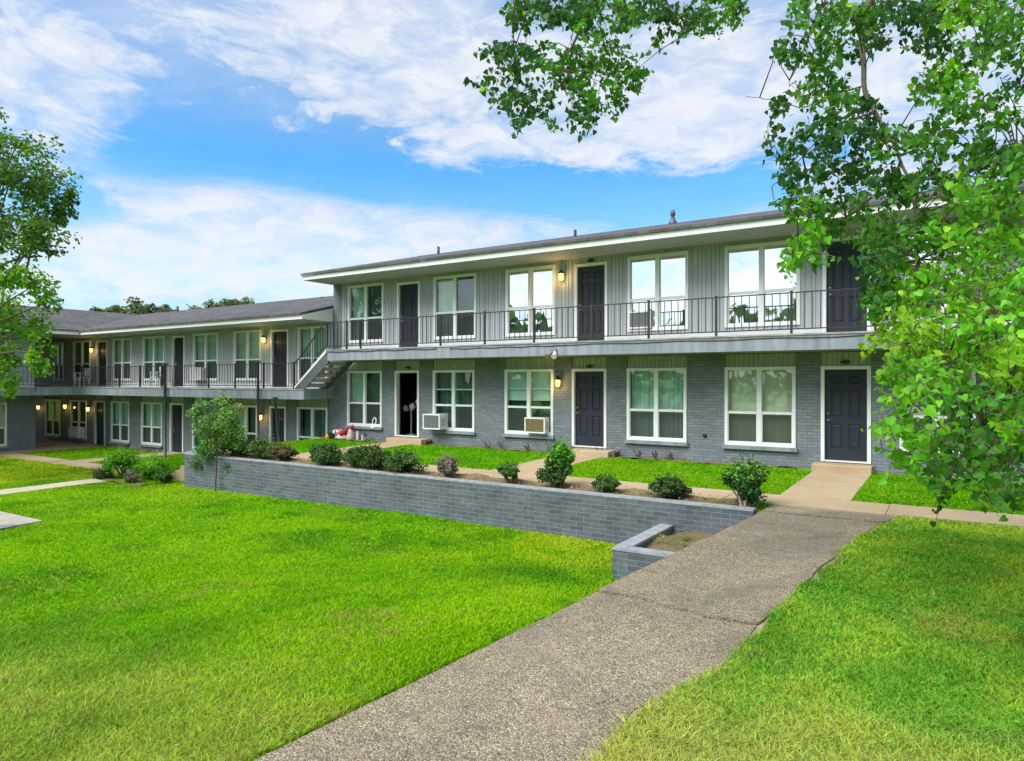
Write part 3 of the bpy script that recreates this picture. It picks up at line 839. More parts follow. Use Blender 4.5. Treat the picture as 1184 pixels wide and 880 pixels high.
def height_mesh(name, xs, ys, mat, dz=0.0, zf=terr):
    X, Y = np.meshgrid(xs, ys)
    Zz = zf(X, Y) + dz
    V = np.stack([X.ravel(), Y.ravel(), Zz.ravel()], 1)
    nx, ny = len(xs), len(ys)
    i, j = np.meshgrid(np.arange(nx-1), np.arange(ny-1))
    a = (j*nx+i).ravel()
    Fc = np.stack([a, a+1, a+nx+1, a+nx], 1)
    return np_mesh(name, V, Fc.ravel(), np.full(len(Fc), 4), mat, smooth=True)
xs = np.unique(np.concatenate([np.arange(-46, -5, 0.35), np.arange(-5, 1, 0.12), np.arange(1, 16, 0.4), np.arange(WX-0.1, WX+0.8, 0.04)]))
ys = np.unique(np.concatenate([np.arange(-14, 11.12, 0.22), [11.15, 11.2], np.arange(11.24, 11.9, 0.05), np.arange(12.0, 17.0, 0.2)]))
tag(height_mesh('lawn', xs, ys, 'lawn'), kind='structure')
m = MB(); m.quad((-900, -900, -2.2), (900, -900, -2.2), (900, 900, -2.2), (-900, 900, -2.2)); tag(m.build('ground', 'lawn'), kind='structure')

# walkways (sheets that follow the ground with a slab edge)
def strip(name, x0, x1, y0, y1, mat, dz=0.03, th=0.12, joint=None, along='x', zf=None, jit=0.0):
    zf = zf or terr
    mb = MB(); rs = random.Random(int((x0+y0)*100))
    L0, L1 = (x0, x1) if along == 'x' else (y0, y1)
    n = max(1, int((L1-L0)/(joint or (L1-L0)) + 0.5)); seg = (L1-L0)/n
    for k in range(n):
        a = L0 + seg*k + (0.006 if k else 0); b = L0 + seg*(k+1) - (0.006 if k < n-1 else 0)
        sub = max(1, int((b-a)/0.5)); off = rs.uniform(-0.006, 0.008)
        for q in range(sub):
            c0 = a+(b-a)*q/sub; c1 = a+(b-a)*(q+1)/sub
            if along == 'x': cs = [(c0, y0), (c1, y0), (c1, y1), (c0, y1)]
            else: cs = [(x0, c0), (x1, c0), (x1, c1), (x0, c1)]
            zz = [float(zf(px, py)) + dz + off for px, py in cs]
            mb.hexa([(px, py, z-th) for (px, py), z in zip(cs, zz)] + [(px, py, z) for (px, py), z in zip(cs, zz)])
    return tag(mb.build(name, mat), kind='structure')
strip('walkway', WX+0.35, 9.0, 11.78, 12.75, 'walk', 0.03, joint=2.4, zf=lambda x, y: -0.255+0*np.asarray(x))
strip('walkway', -33.0, WX-0.45, 11.8, 12.8, 'walk', 0.02, joint=2.4, zf=lambda x, y: -1.26+0*np.asarray(x))
strip('walkway', -34.1, -33.0, -12.0, 16.5, 'walk', 0.03, joint=2.4, along='y', zf=lambda x, y: np.maximum(terr(x, y), -1.26))
strip('walkway', -21.75, -21.0, -12.0, 10.5, 'palewalk', 0.015, joint=1.6, along='y')
tag((lambda mb: (mb.box(-43.0, -34.12, 14.06, 16.59, -1.5, -1.225), mb.build('passage_floor', 'walk'))[1])(MB()), kind='structure')
# door walks
for a, b, lv in ((fx(455), fx(487), 0), (fx(659), fx(705), 0)):
    strip('door_walk', a, b, 12.762, 16.2, 'walk', 0.03, joint=1.7, along='y', zf=lambda x, y: -0.255+0.012*(np.asarray(y)-12.7))
strip('door_walk', -2.55, -1.42, 12.762, 16.15, 'walk', 0.03, joint=1.75, along='y', zf=lambda x, y: -0.255+0.012*(np.asarray(y)-12.7))
for a, b in ((fx(195), fx(213)), (fx(310), fx(332))):
    strip('door_walk', a, b, 12.812, 16.55, 'walk', 0.02, joint=1.8, along='y', zf=lambda x, y: -1.26+0*np.asarray(x))

# steps that let the upper walkway down past the wall's end
m = MB()
for k in range(5): m.box(WX-0.42-0.3*(k), WX-0.12-0.3*k, 11.82, 12.78, -1.4, -0.42-0.165*k)
tag(m.build('walkway_steps', 'walk'), kind='structure')

# main path: cracked slabs of exposed aggregate
def path_mesh():
    cuts = [(-7.0, 0, 0), (1.2, 0.0, 0.05), (6.47, -0.16, 0.09), (9.05, -0.05, 0.05), (11.18, -0.02, 0.02), (11.775, 0, 0)]
    mb = MB(); rs = random.Random(5)
    def crack(ci, t, side):
        yb, tilt, amp = cuts[ci]
        if ci in (0, len(cuts)-1): return yb
        return yb + tilt*t + amp*mnoise.noise(Vector((t*5.0+ci*7, ci*3.1, 0))) + 0.3*amp*mnoise.noise(Vector((t*19.0+ci*7, ci*3.1, 4))) + side*(0.020 + 0.022*abs(mnoise.noise(Vector((t*9, ci, 2)))))
    nT = 20
    for s in range(len(cuts)-1):
        off = [0, 0.0, 0.014, -0.006, 0.008][s]
        rows = max(3, int((cuts[s+1][0]-cuts[s][0])/0.12)); g = []
        for r_ in range(rows+1):
            row = []
            for c in range(nT+1):
                t = c/nT
                ya = crack(s, t, 1); yb = crack(s+1, t, -1)
                y = ya + (yb-ya)*r_/rows
                xl = float(path_l(y)) + (0.012*mnoise.noise(Vector((y*2.2, 1, 1))))
                xr_ = float(path_r(y)) + 0.05*mnoise.noise(Vector((y*1.5, 3, 1))) + 0.035*mnoise.noise(Vector((y*5.5, 9, 1))) + 0.025*mnoise.noise(Vector((y*17, 9, 1)))
                if y > 11.2: xl += 0.0
                row.append((xl + (xr_-xl)*t, y, float(path_z(y)) + off + 0.01*mnoise.noise(Vector((t*2, y*0.8, 0)))))
            g.append(row)
        for a in range(rows):
            for c in range(nT): mb.quad(g[a][c], g[a][c+1], g[a+1][c+1], g[a+1][c])
        def skirt(line):
            for p, q in zip(line[:-1], line[1:]):
                mb.quad((p[0], p[1], p[2]-0.14), (q[0], q[1], q[2]-0.14), q, p)
        skirt(g[0]); skirt(g[-1][::-1])
        # left side goes down to the low lawn as a footing
        L = [row[0] for row in g]
        for p, q in zip(L[:-1], L[1:]):
            mb.quad(q, p, (p[0], p[1], p[2]-0.95), (q[0], q[1], q[2]-0.95))
        Rr = [row[-1] for row in g]
        skirt(Rr)
    return mb
tag(path_mesh().build('path', 'aggregate'), kind='structure')

M['dirt'] = soil_mat('pale_dirt', (0.22, 0.175, 0.11), (0.36, 0.30, 0.20))
m = MB(); prev = None
for k in range(150):
    y = 2.0 + k*0.062; xr_ = float(path_r(y)) + 0.05*mnoise.noise(Vector((y*1.5, 3, 1))) - 0.08
    wd = 0.16 + 0.17*max(0, mnoise.noise(Vector((y*0.9, 7, 2)))+0.25) + 0.05*mnoise.noise(Vector((y*6, 1, 2)))
    z = float(path_z(y))
    row = [(xr_, y, z-0.035), (xr_+0.08+wd*0.3, y, z+0.004+0.006*mnoise.noise(Vector((y*9, 2, 2)))), (xr_+0.08+wd, y, z-0.03)]
    if prev: m.quad(prev[0], prev[1], row[1], row[0], True); m.quad(prev[1], prev[2], row[2], row[1], True)
    prev = row
tag(m.build('dirt_edge', 'dirt'), kind='structure')
# planting strip behind the wall and beds along the facade
def bed(name, x0, x1, y0, y1, dz, zf=terr):
    xs_ = np.arange(x0, x1+0.01, 0.15); ys_ = np.linspace(y0, y1, 8)
    rng = np.random.default_rng(int(abs(x0)*10))
    def z_(X, Y): return zf(X, Y) + 0.03*np.sin(X*5.1+Y*3)*np.sin(Y*7-X*2) + rng.normal(0, 0.006, X.shape)
    return tag(height_mesh(name, xs_, ys_, 'soil', dz, z_), kind='structure')
bed('soil_bed', WX+0.3, -2.6, 11.30, 11.775, 0.045)
bed('soil_bed', -17.0, -15.0, 16.0, 16.6, 0.02)
bed('soil_bed', fx(487), fx(659), 16.25, 16.6, 0.02)
bed('soil_bed', fx(705), fx(880), 16.2, 16.6, 0.02)
bed('soil_bed', fx(880), -2.56, 16.45, 16.6, 0.015)
bed('soil_bed', fx(55), fx(190), 16.2, 16.6, 0.02, lambda x, y: -1.26+0*x)
bed('soil_bed', -22.6, -19.4, 10.5, 11.1, 0.02)

# retaining wall with a rounded end that returns to the building
rw = empty('retaining_wall', (-9.6, 11.2, -1.1), 'long low blue-grey painted brick garden wall holding up the planting strip', 'wall')
def wall_line(off):
    """plan line of the wall offset outward from its centre line"""
    y = 11.2 - off; pts = [(-2.62, y)]
    xa = WX + 0.55
    n = 40
    for k in range(1, n): pts.append((-2.62 + (xa+2.62)*k/n, y))
    for k in range(10):
        a = math.pi/2*k/9
        r_ = 0.55 + off
        pts.append((xa - r_*math.sin(a), 11.75 - r_*math.cos(a)))
    pts.append((WX - off, 11.78))
    return pts
def wall_piece(off0, off1, z0f, z1f, name, mat):
    o, i = wall_line(off0), wall_line(off1); mb = MB()
    for k in range(len(o)-1):
        mb.hexa([(*o[k+1], z0f), (*o[k], z0f), (*i[k], z0f), (*i[k+1], z0f), (*o[k+1], z1f), (*o[k], z1f), (*i[k], z1f), (*i[k+1], z1f)])
    return mb.build(name, mat, rw)
ZW = -0.235
wall_piece(0.10, -0.10, -1.5, ZW-0.03, 'brick_body', 'wallblock')
wall_piece(0.106, -0.106, ZW-0.03, ZW, 'coping', 'wallcap')
m = MB(); m.box(WX-0.10, WX+0.10, 12.80, 16.5, -1.6, ZW-0.03); m.build('return_body', 'wallblock', rw)
m = MB(); m.box(WX-0.11, WX+0.11, 12.80, 16.5, ZW-0.029, ZW); m.build('return_coping', 'wallcap', rw)

# planter beside the path
pb = empty('planter', (-3.4, 9.9, -1.05), 'small grey brick planter with pale coping squeezed between the path and the garden wall', 'planter')
yf = 9.12; xl = -4.13; zt_ = -0.62
m = MB(); m.box(xl, xl+0.2, yf, 11.088, -1.4, zt_-0.035); m.box(xl+0.2, -2.70, yf, yf+0.2, -1.4, zt_-0.035); m.build('brick_body', 'wallblock', pb)
m = MB(); m.box(xl-0.012, xl+0.215, yf-0.012, 11.086, zt_-0.034, zt_); m.box(xl+0.216, -2.72, yf-0.012, yf+0.215, zt_-0.034, zt_-0.001); m.build('coping', 'wallcap', pb)
xs_ = np.linspace(xl+0.19, -2.55, 24); ys_ = np.linspace(yf+0.19, 11.1, 24)
o = height_mesh('planter_soil', xs_, ys_, 'soil', 0, lambda X, Y: -0.72+0.04*np.sin(X*6)*np.sin(Y*5)); attach(o, pb)

# concrete steps at the doors
def doorstep(px0, px1, y0, z0, z1, label, x0=None, x1=None):
    a, b = (fx(px0, y0), fx(px1, y0)) if x0 is None else (x0, x1)
    m = MB(); m.box(a, b, y0, D-0.004, z0, z1)
    return tag(m.build('doorstep', 'walk', None, 0.02), label, 'doorstep', 'concrete doorsteps')
doorstep(446, 487, 16.1, -0.4, -0.02, 'wide concrete doorstep below the open dark doorway')
doorstep(655, 703, 16.05, -0.4, -0.03, 'concrete doorstep below the closed ground-floor door with the lit lamp beside it')
doorstep(0, 0, 16.12, -0.4, -0.02, 'tan concrete doorstep at the end of the straight door walk', -2.58, -1.40)
m = MB(); m.box(fx(484, 16.1)+0.05, fx(490, 16.1)+0.02, 16.15, 16.5, -0.3, -0.06); tag(m.build('loose_brick', 'stem', None, 0.01), 'brown brick lying at the side of the wide doorstep', 'brick')
m = MB(); m.box(fx(701, 16.1)+0.04, fx(708, 16.1)+0.04, 16.15, 16.5, -0.3, -0.05); tag(m.build('loose_brick', 'stem', None, 0.01), 'brown brick at the side of the doorstep under the lit lamp', 'brick')
# utility slab in the lawn
us = MB(); c0 = [Vector((-18.3, 6.68, 0)), Vector((-15.78, 6.62, 0)), Vector((-15.72, 4.7, 0)), Vector((-18.25, 4.75, 0))]
us.poly([(p.x, p.y, float(terr(p.x, p.y))+0.05) for p in c0][::-1])
for p, q in zip(c0, c0[1:]+c0[:1]):
    zp, zq = float(terr(p.x, p.y))+0.05, float(terr(q.x, q.y))+0.05
    us.quad((p.x, p.y, zp), (q.x, q.y, zq), (q.x, q.y, zq-0.3), (p.x, p.y, zp-0.3))
uo = us.build('concrete_slab', 'plaster'); tag(uo, 'pale square concrete slab set into the lawn', 'slab')
m = MB(); pc = on_z(6, 606, -1.05); m.lathe((pc.x, pc.y, float(terr(pc.x, pc.y))+0.04), [(0.16, 0), (0.16, 0.02), (0.14, 0.025)], 16); m.build('lid', 'screen_grey', uo)

# ================================================================== GRASS
def in_rect(x, y, x0, x1, y0, y1): return (x > x0) & (x < x1) & (y > y0) & (y < y1)
def grass_mask(x, y):
    ok = np.ones(len(x), bool)
    jl = 0.03*np.sin(y*9)+0.02*np.sin(y*23)
    jr = 0.10*np.sin(y*2.3)*np.sin(y*5.1+1)
    ok &= ~((x > path_l(y)-0.01-np.abs(jl)*0.5) & (x < path_r(y)+0.02+jr*0.6) & (y < 11.8))
    ok &= ~in_rect(x, y, -4.16, -2.4, 9.08, 11.3)
    ok &= ~((y > 11.06) & (y < 11.32) & (x > WX-0.15) & (x < -2.4))
    ok &= ~in_rect(x, y, WX-0.15, WX+0.15, 11.0, 16.6)
    ok &= ~in_rect(x, y, -33.02, 9.0, 11.77, 12.79)
    ok &= ~((x > WX+0.2) & (x < -2.55) & (y > 11.25) & (y < 11.8) & (np.sin(x*2.1)+np.sin(x*5.3+1)+RNG.normal(0, 0.6, len(x)) < -0.1))
    ok &= ~in_rect(x, y, -34.2, -32.98, -14, 16.6)
    ok &= ~((x > -21.76) & (x < -20.98) & (y < 10.5))
    for a, b in ((fx(455), fx(487)), (fx(659), fx(705)), (-2.56, -1.41)): ok &= ~in_rect(x, y, a, b, 12.7, 16.6)
    for a, b in ((fx(195), fx(213)), (fx(310), fx(332))): ok &= ~in_rect(x, y, a, b, 12.7, 16.6)
    ok &= ~((y > 16.3 + 0.12*np.sin(x*3.1) + 0.08*np.sin(x*7.7)) & (x > WX-1) & (x < -2.6))
    ok &= ~(y > 16.52)
    ok &= ~((x < -33) | ((x < -31) & (y > 16.2)))
    ok &= ~in_rect(x, y, -22.6, -19.4, 10.5, 11.1) | (RNG.random(len(x)) < 0.5)
    ok &= ~in_rect(x, y, WX-1.8, WX+0.1, 11.8, 12.8)
    # utility slab
    poly = [(p.x, p.y) for p in c0]
    ins = np.zeros(len(x), bool)
    for k in range(len(poly)):
        (x1, y1), (x2, y2) = poly[k], poly[k-1]
        c = ((y1 > y) != (y2 > y)) & (x < (x2-x1)*(y-y1)/(y2-y1+1e-12)+x1)
        ins ^= c
    ok &= ~ins
    return ok

def vnoise(x, y, s, seed):
    """smooth value noise"""
    r = np.random.default_rng(seed); T = r.random((128, 128))
    u = x*s+500; v = y*s+500
    i = np.floor(u).astype(int); j = np.floor(v).astype(int); a = u-i; b = v-j
    a = a*a*(3-2*a); b = b*b*(3-2*b)
    g = lambda p, q: T[p % 128, q % 128]
    return (g(i, j)*(1-a)+g(i+1, j)*a)*(1-b)+(g(i, j+1)*(1-a)+g(i+1, j+1)*a)*b
def fbm(x, y, s, seed): return 0.5*vnoise(x, y, s, seed)+0.3*vnoise(x, y, s*2.1, seed+1)+0.2*vnoise(x, y, s*4.7, seed+2)

def make_grass(n):
    th = (RNG.random(n)-0.5)*R(96)
    rr = 2.6*(46/2.6)**(RNG.random(n)**0.93)
    yaw = math.atan2(CF[1], CF[0])
    x = rr*np.cos(yaw+th); y = rr*np.sin(yaw+th)
    k = grass_mask(x, y) & (x < 12)
    x, y, rr = x[k], y[k], rr[k]; n = len(x)
    z = terr(x, y)
    right = (x > path_r(y)) & (y < 11.8)
    n1 = fbm(x, y, 0.45, 3); n2 = fbm(x, y, 1.6, 9); n3 = vnoise(x, y, 0.16, 21)
    # rough unmown grass close to the camera on the right, and along edges
    rough = np.where(right, sstep(5.6, 3.4, y) * 0.95 + 0.12, 0) + np.where(~right & (y < 4), sstep(4.2, 2.2, y)*0.45, 0)
    rough = np.clip(rough, 0, 1)*(0.55+0.9*n2)
    edge = np.exp(-np.abs(x-path_r(y))/0.12)*(y < 11.7)
    h = (0.018 + 0.018*RNG.random(n) + 0.016*n2) * (1+0.75*rough+0.9*edge*RNG.random(n))*(0.75+0.5*fbm(x, y, 3.0, 61))
    h *= 1 + 0.006*rr
    w = np.clip(0.0020 + 0.00052*rr, 0.002, 0.024)*(0.7+0.7*RNG.random(n))
    az = RNG.random(n)*2*np.pi; lean = (0.5+1.2*RNG.random(n))*h
    lx, ly = np.cos(az)*lean, np.sin(az)*lean
    fa = RNG.random(n)*np.pi; wx, wy = np.cos(fa)*w, np.sin(fa)*w
    V = np.empty((n, 5, 3), np.float32)
    V[:, 0] = np.stack([x-wx, y-wy, z-0.006], 1); V[:, 1] = np.stack([x+wx, y+wy, z-0.006], 1)
    V[:, 2] = np.stack([x+wx*0.8+lx*0.35, y+wy*0.8+ly*0.35, z+h*0.62], 1); V[:, 3] = np.stack([x-wx*0.8+lx*0.35, y-wy*0.8+ly*0.35, z+h*0.62], 1)
    V[:, 4] = np.stack([x+lx, y+ly, z+h*0.95], 1)
    base = np.arange(n)[:, None]*5
    Fi = np.concatenate([base+np.array([[0, 1, 2, 3]]), base+np.array([[3, 2, 4]])], 1)
    sizes = np.tile([4, 3], n)
    g0 = np.array([0.125, 0.350, 0.003]); g1 = np.array([0.240, 0.450, 0.004]); gy = np.array([0.42, 0.48, 0.014]); gd = np.array([0.048, 0.180, 0.005]); straw = np.array([0.36, 0.29, 0.13])
    t = np.clip((n1-0.3)/0.4 + RNG.normal(0, 0.25, n), 0, 1)[:, None]
    c = g0*(1-t)+g1*t
    t2 = np.where(y > 11.7, 0.55, 1.0)[:, None]*np.clip(-0.25*(y > 11.7)+(n3-0.45)*2.2+(n2-0.5)*1.6+(n1-0.5)*1.2 + RNG.normal(0, 0.18, n), 0, 0.85)[:, None]
    c = c*(1-t2)+gy*t2*0.95
    t3 = np.where(right, np.clip((0.56-n2)*2.6+RNG.normal(0, 0.2, n), 0, 0.8), np.clip((0.47-n2)*2.6+(0.47-n1)*1.5, 0, 0.65))[:, None]
    c = c*(1-t3)+gd*t3
    ry = np.clip(rough*1.15*(0.4+n1) + RNG.normal(0, 0.22, n)*rough, 0, 0.85)[:, None]
    c = np.where(right[:, None], c*0.75+np.array([0.14, 0.38, 0.06])*0.42, c)*(1-ry)+np.array([0.50, 0.50, 0.12])*ry
    tw = ((y > 11.7)*0.6)[:, None]; c = c*(1-tw)+np.array([0.085, 0.335, 0.004])*(0.75+0.5*n2[:, None])*tw
    dry = np.clip((fbm(x, y, 0.85, 33)-0.56)*5.5, 0, 1)*np.clip((fbm(x, y, 5.0, 44)-0.35)*3, 0, 1)*(y < 11.2)*np.clip(1.25-rr/26, 0.25, 1)
    dk = (0.62*dry*(RNG.random(n) < 0.75))[:, None]
    c = c*(1-dk)+np.array([0.36, 0.31, 0.085])*dk
    dark = (np.clip((fbm(x, y, 0.6, 71)-0.54)*5, 0, 1)*0.55*(y < 11.2))[:, None]
    c = c*(1-dark)+np.array([0.065, 0.215, 0.010])*dark
    st_ = (RNG.random(n) < (0.012+0.10*rough+0.03*(n2 > 0.6))*np.clip(7/rr, 0.1, 1))[:, None]
    c = np.where(st_, straw*(0.7+0.5*RNG.random((n, 1))), c)
    c = c*(1+(RNG.random((n, 1))-0.5)*0.5*np.clip(9/rr, 0.3, 1)[:, None])
    cols = np.repeat(c, 5, axis=0)
    return tag(np_mesh('grass', V.reshape(-1, 3), Fi.ravel(), sizes, 'blade', cols), 'short bright green mown grass with yellowish patches covering the lawns', 'grass', kind='stuff')
make_grass(1050000)

# ================================================================== FOLIAGE
def leaf_cloud(name, centers, normals, sizes, cols, mat, parent=None, shape='round'):
    """one small polygonal leaf per centre; normals need not be unit"""
    n = len(centers)
    nrm = normals/np.maximum(np.linalg.norm(normals, axis=1, keepdims=True), 1e-6)
    ref = RNG.normal(size=(n, 3)); a = np.cross(nrm, ref); a /= np.maximum(np.linalg.norm(a, axis=1, keepdims=True), 1e-6)
    b = np.cross(nrm, a)
    if shape == 'round':      # broad heart-shaped leaf with a drawn-out tip that hangs down, folded along the midrib
        down = np.array([0, 0, -1.0]) + RNG.normal(0, 0.55, (n, 3))
        b = down - nrm*(down*nrm).sum(1, keepdims=True); b /= np.maximum(np.linalg.norm(b, axis=1, keepdims=True), 1e-6)
        a = np.cross(b, nrm)
        pr = np.array([(0, -0.78), (0.50, -0.98), (0.92, -0.55), (0.86, 0.08), (0.42, 0.70), (0.0, 1.38), (-0.42, 0.70), (-0.86, 0.08), (-0.92, -0.55), (-0.50, -0.98)])
    elif shape == 'oval': pr = np.array([(0, -1.0), (0.45, -0.4), (0.45, 0.35), (0, 1.1), (-0.45, 0.35), (-0.45, -0.4)])
    else: pr = np.array([(0.55, -0.7), (0.6, 0.5), (-0.1, 1.0), (-0.65, 0.2)])
    m_ = len(pr)
    sz = sizes[:, None]
    V = np.empty((n, m_, 3), np.float32)
    curl = (0.55 if shape == 'round' else 0.25)*RNG.random(n)+0.05
    for k in range(m_):
        lift = (np.abs(pr[k, 0])*curl - 0.15*max(0, pr[k, 1])*curl)[:, None]
        V[:, k] = centers + a*sz*pr[k, 0] + b*sz*pr[k, 1] + nrm*sz*lift
    base = np.arange(n)[:, None]*m_
    if shape == 'round':
        Fi = np.concatenate([base+np.array([[0, 1, 2, 3, 4, 5]]), base+np.array([[0, 5, 6, 7, 8, 9]])], 1); S_ = np.tile([6, 6], n)
    elif shape == 'oval':
        Fi = np.concatenate([base+np.array([[0, 1, 2, 3]]), base+np.array([[0, 3, 4, 5]])], 1); S_ = np.tile([4, 4], n)
    else: Fi = base+np.array([[0, 1, 2, 3]]); S_ = np.full(n, 4)
    return np_mesh(name, V.reshape(-1, 3), Fi.ravel(), S_, mat, np.repeat(cols, m_, axis=0), parent=parent)

def vary(base, n, amt=0.25, warm=0.15):
    base = np.asarray(base, float)
    k = 1 + RNG.normal(0, amt, (n, 1)); w = RNG.normal(0, warm, (n, 1))
    c = base[None]*np.clip(k, 0.35, 1.9)
    c[:, 0:1] *= np.clip(1+w*1.5, 0.4, 2); c[:, 2:3] *= np.clip(1-w, 0.4, 2)
    return np.clip(c, 0.003, 0.8)

def clumped(n, c, r, k=14, spread=0.38, shell=0.5):
    """points gathered in irregular clumps through an ellipsoid"""
    u = RNG.normal(size=(k, 3)); u /= np.linalg.norm(u, axis=1, keepdims=True)
    cen = u*(RNG.random((k, 1))**shell)*(0.62+0.36*RNG.random((k, 1)))
    idx = RNG.integers(0, k, n)
    q = RNG.normal(size=(n, 3)); q /= np.linalg.norm(q, axis=1, keepdims=True)
    q *= (RNG.random((n, 1))**0.4)*spread*(0.7+0.6*RNG.random((k, 1))[idx])
    p = cen[idx]+q
    return np.asarray(c)+p*np.asarray(r), q+0.6*cen[idx], idx

# ---- clover and broad-leaved weeds in the lawn by the path, dead leaves lying about
nc = 150; ccx = RNG.uniform(-1.4, 4.0, nc); ccy = RNG.uniform(4.6, 11.2, nc)
idx = RNG.integers(0, nc, 9000); r_ = RNG.uniform(0.06, 0.26, nc)[idx]
qx = ccx[idx]+RNG.normal(0, 1, 9000)*r_; qy = ccy[idx]+RNG.normal(0, 1, 9000)*r_
k_ = (qx > path_r(qy)+0.05) & (qy < 11.6); qx, qy, idx = qx[k_], qy[k_], idx[k_]; n_ = len(qx)
p = np.stack([qx, qy, terr(qx, qy)+RNG.uniform(0.03, 0.075, n_)], 1)
nn = RNG.normal(0, 0.35, (n_, 3))+np.array([0, 0, 1.0])
tag(leaf_cloud('clover', p, nn, RNG.uniform(0.008, 0.018, n_), vary((0.075, 0.26, 0.012), n_, 0.2)*(0.6+0.7*RNG.random(nc))[idx][:, None], 'shrubleaf', None, 'oval'), kind='stuff')
n_ = 900; qx = RNG.uniform(-17, -2.7, n_); qy = RNG.uniform(11.33, 11.76, n_)
tag(leaf_cloud('mulch', np.stack([qx, qy, terr(qx, qy)+RNG.uniform(0.06, 0.10, n_)], 1), RNG.normal(0, 0.4, (n_, 3))+np.array([0, 0, 1.0]), RNG.uniform(0.012, 0.035, n_), vary((0.17, 0.115, 0.06), n_, 0.45), 'shrubleaf', None, 'oval'), kind='stuff')
n_ = 520; qx = RNG.uniform(-9, 3.5, n_); qy = RNG.uniform(2.2, 11.0, n_)
on = (qx > path_l(qy)) & (qx < path_r(qy))
p = np.stack([qx, qy, np.where(on, path_z(qy)+0.012, terr(qx, qy)+0.045)], 1); k_ = ~(on & (RNG.random(n_) < 0.55)); p = p[k_]; n_ = len(p)
tag(leaf_cloud('leaf_litter', p, RNG.normal(0, 0.25, (n_, 3))+np.array([0, 0, 1.0]), RNG.uniform(0.008, 0.020, n_), vary((0.26, 0.19, 0.09), n_, 0.35), 'shrubleaf', None, 'oval'), kind='stuff')

# ---- shrubs
def shrub(name, px, y, zbase, w, h, label, cat='shrub', group=None, col=(0.045, 0.11, 0.02), n=900, ls=0.026, stems=6, lift=0.0, tips=None, k=16, stemmat='stem', spread=0.38):
    x = fx(px, y)
    e = empty(name, (x, y, zbase), label, cat, group)
    cen = np.array([x, y, zbase+lift+(h-lift)*0.52]); rad = np.array([w/2*1.02, w/2*0.8, (h-lift)/2*1.05])
    n = int(n*2.4); k = int(k*1.8)
    p, nn, idx = clumped(n, cen, rad, k, spread, 0.42)
    p[:, 2] = np.maximum(p[:, 2], zbase+0.02)
    cl = vary(col, n, 0.28, 0.15)*(0.75+0.5*RNG.random(k))[idx][:, None]
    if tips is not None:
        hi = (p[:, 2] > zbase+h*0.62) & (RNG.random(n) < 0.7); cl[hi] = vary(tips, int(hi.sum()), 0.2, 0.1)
    nn = nn + np.array([0, 0, 0.35]) + RNG.normal(0, 0.45, (n, 3))
    sz = ls*1.08*(0.7+0.6*RNG.random(n))
    ns_ = int(16+26*w); P2, N2, S2, K2 = [], [], [], []
    for q in range(ns_):        # stray shoots that break the outline
        th = RNG.uniform(0, 6.28); el = RNG.uniform(0.05, 1.45)
        d = np.array([math.cos(th)*math.cos(el), math.sin(th)*math.cos(el), math.sin(el)]); st0 = cen + d*rad*RNG.uniform(0.7, 0.92)
        L_ = RNG.uniform(0.06, 0.20)*(0.6+0.5*h); dd = d*0.8+np.array([0, 0, 0.45])+RNG.normal(0, 0.25, 3); dd /= np.linalg.norm(dd)
        m_ = int(RNG.integers(6, 13)); t_ = np.linspace(0, 1, m_)[:, None]
        pp = st0 + dd*L_*t_ + RNG.normal(0, 0.012, (m_, 3)); P2.append(pp); N2.append(RNG.normal(0, 0.6, (m_, 3))+np.array([0, 0, .5])); S2.append(ls*RNG.uniform(0.5, 1.0, m_))
        K2.append(vary(tips if (tips is not None and RNG.random() < 0.6) else np.asarray(col)*1.25, m_, 0.2, 0.12))
    p = np.concatenate([p]+P2); nn = np.concatenate([nn]+N2); sz = np.concatenate([sz]+S2); cl = np.concatenate([cl]+K2)
    p[:, 2] = np.maximum(p[:, 2], zbase+0.015)
    leaf_cloud('foliage', p, nn, sz, cl, 'shrubleaf', e, 'oval')
    s = MB(); rs = random.Random(int(px*10))
    for i in range(stems):
        a = rs.random()*6.28; d = rs.uniform(0.2, 0.75)
        top = Vector((x+math.cos(a)*w/2*d, y+math.sin(a)*w/2*0.8*d, zbase+lift+(h-lift)*rs.uniform(0.45, 0.85)))
        b0 = Vector((x+rs.uniform(-.05, .05), y+rs.uniform(-.05, .05), zbase-0.05))
        mid = b0.lerp(top, 0.5)+Vector((rs.uniform(-.05, .05), rs.uniform(-.05, .05), 0.04))
        r0 = 0.012+0.012*w
        s.tube([b0, mid, top], [r0, r0*0.7, r0*0.3], 5)
        for q in range(3):
            t2 = mid.lerp(top, rs.random()); e2 = t2+Vector((rs.uniform(-1, 1)*w*0.2, rs.uniform(-1, 1)*w*0.2, rs.uniform(0.0, 1)*h*0.2))
            s.tube([t2, e2], [r0*0.4, r0*0.2], 4)
    s.build('stem', stemmat, e)
    return e
GS = 'shrubs along the top of the garden wall'
ZB = -0.23
def wpx(px0, px1, y): return abs(fx(px1, y)-fx(px0, y))*0.83
shrub('shrub', 277, 11.55, ZB, wpx(262, 294, 11.5)*1.1, 0.40, 'shrub under the leaning edge of the small tree on the wall corner', group=GS, col=(0.06, 0.12, 0.022), n=1100)
shrub('shrub', 304, 11.55, ZB, wpx(288, 322, 11.5)*1.1, 0.46, 'rounded shrub in front of the dark poles on the garden wall', group=GS, col=(0.07, 0.135, 0.025), n=1300)
shrub('shrub', 327, 11.5, ZB, wpx(313, 340, 11.5)*1.1, 0.34, 'shrub turning reddish brown beside the green ones on the garden wall', group=GS, col=(0.10, 0.085, 0.03), n=900)
shrub('shrub', 377, 11.5, ZB, wpx(359, 395, 11.5)*1.05, 0.46, 'low spreading shrub standing apart below the pile of belongings', group=GS, col=(0.05, 0.115, 0.025), n=1500)
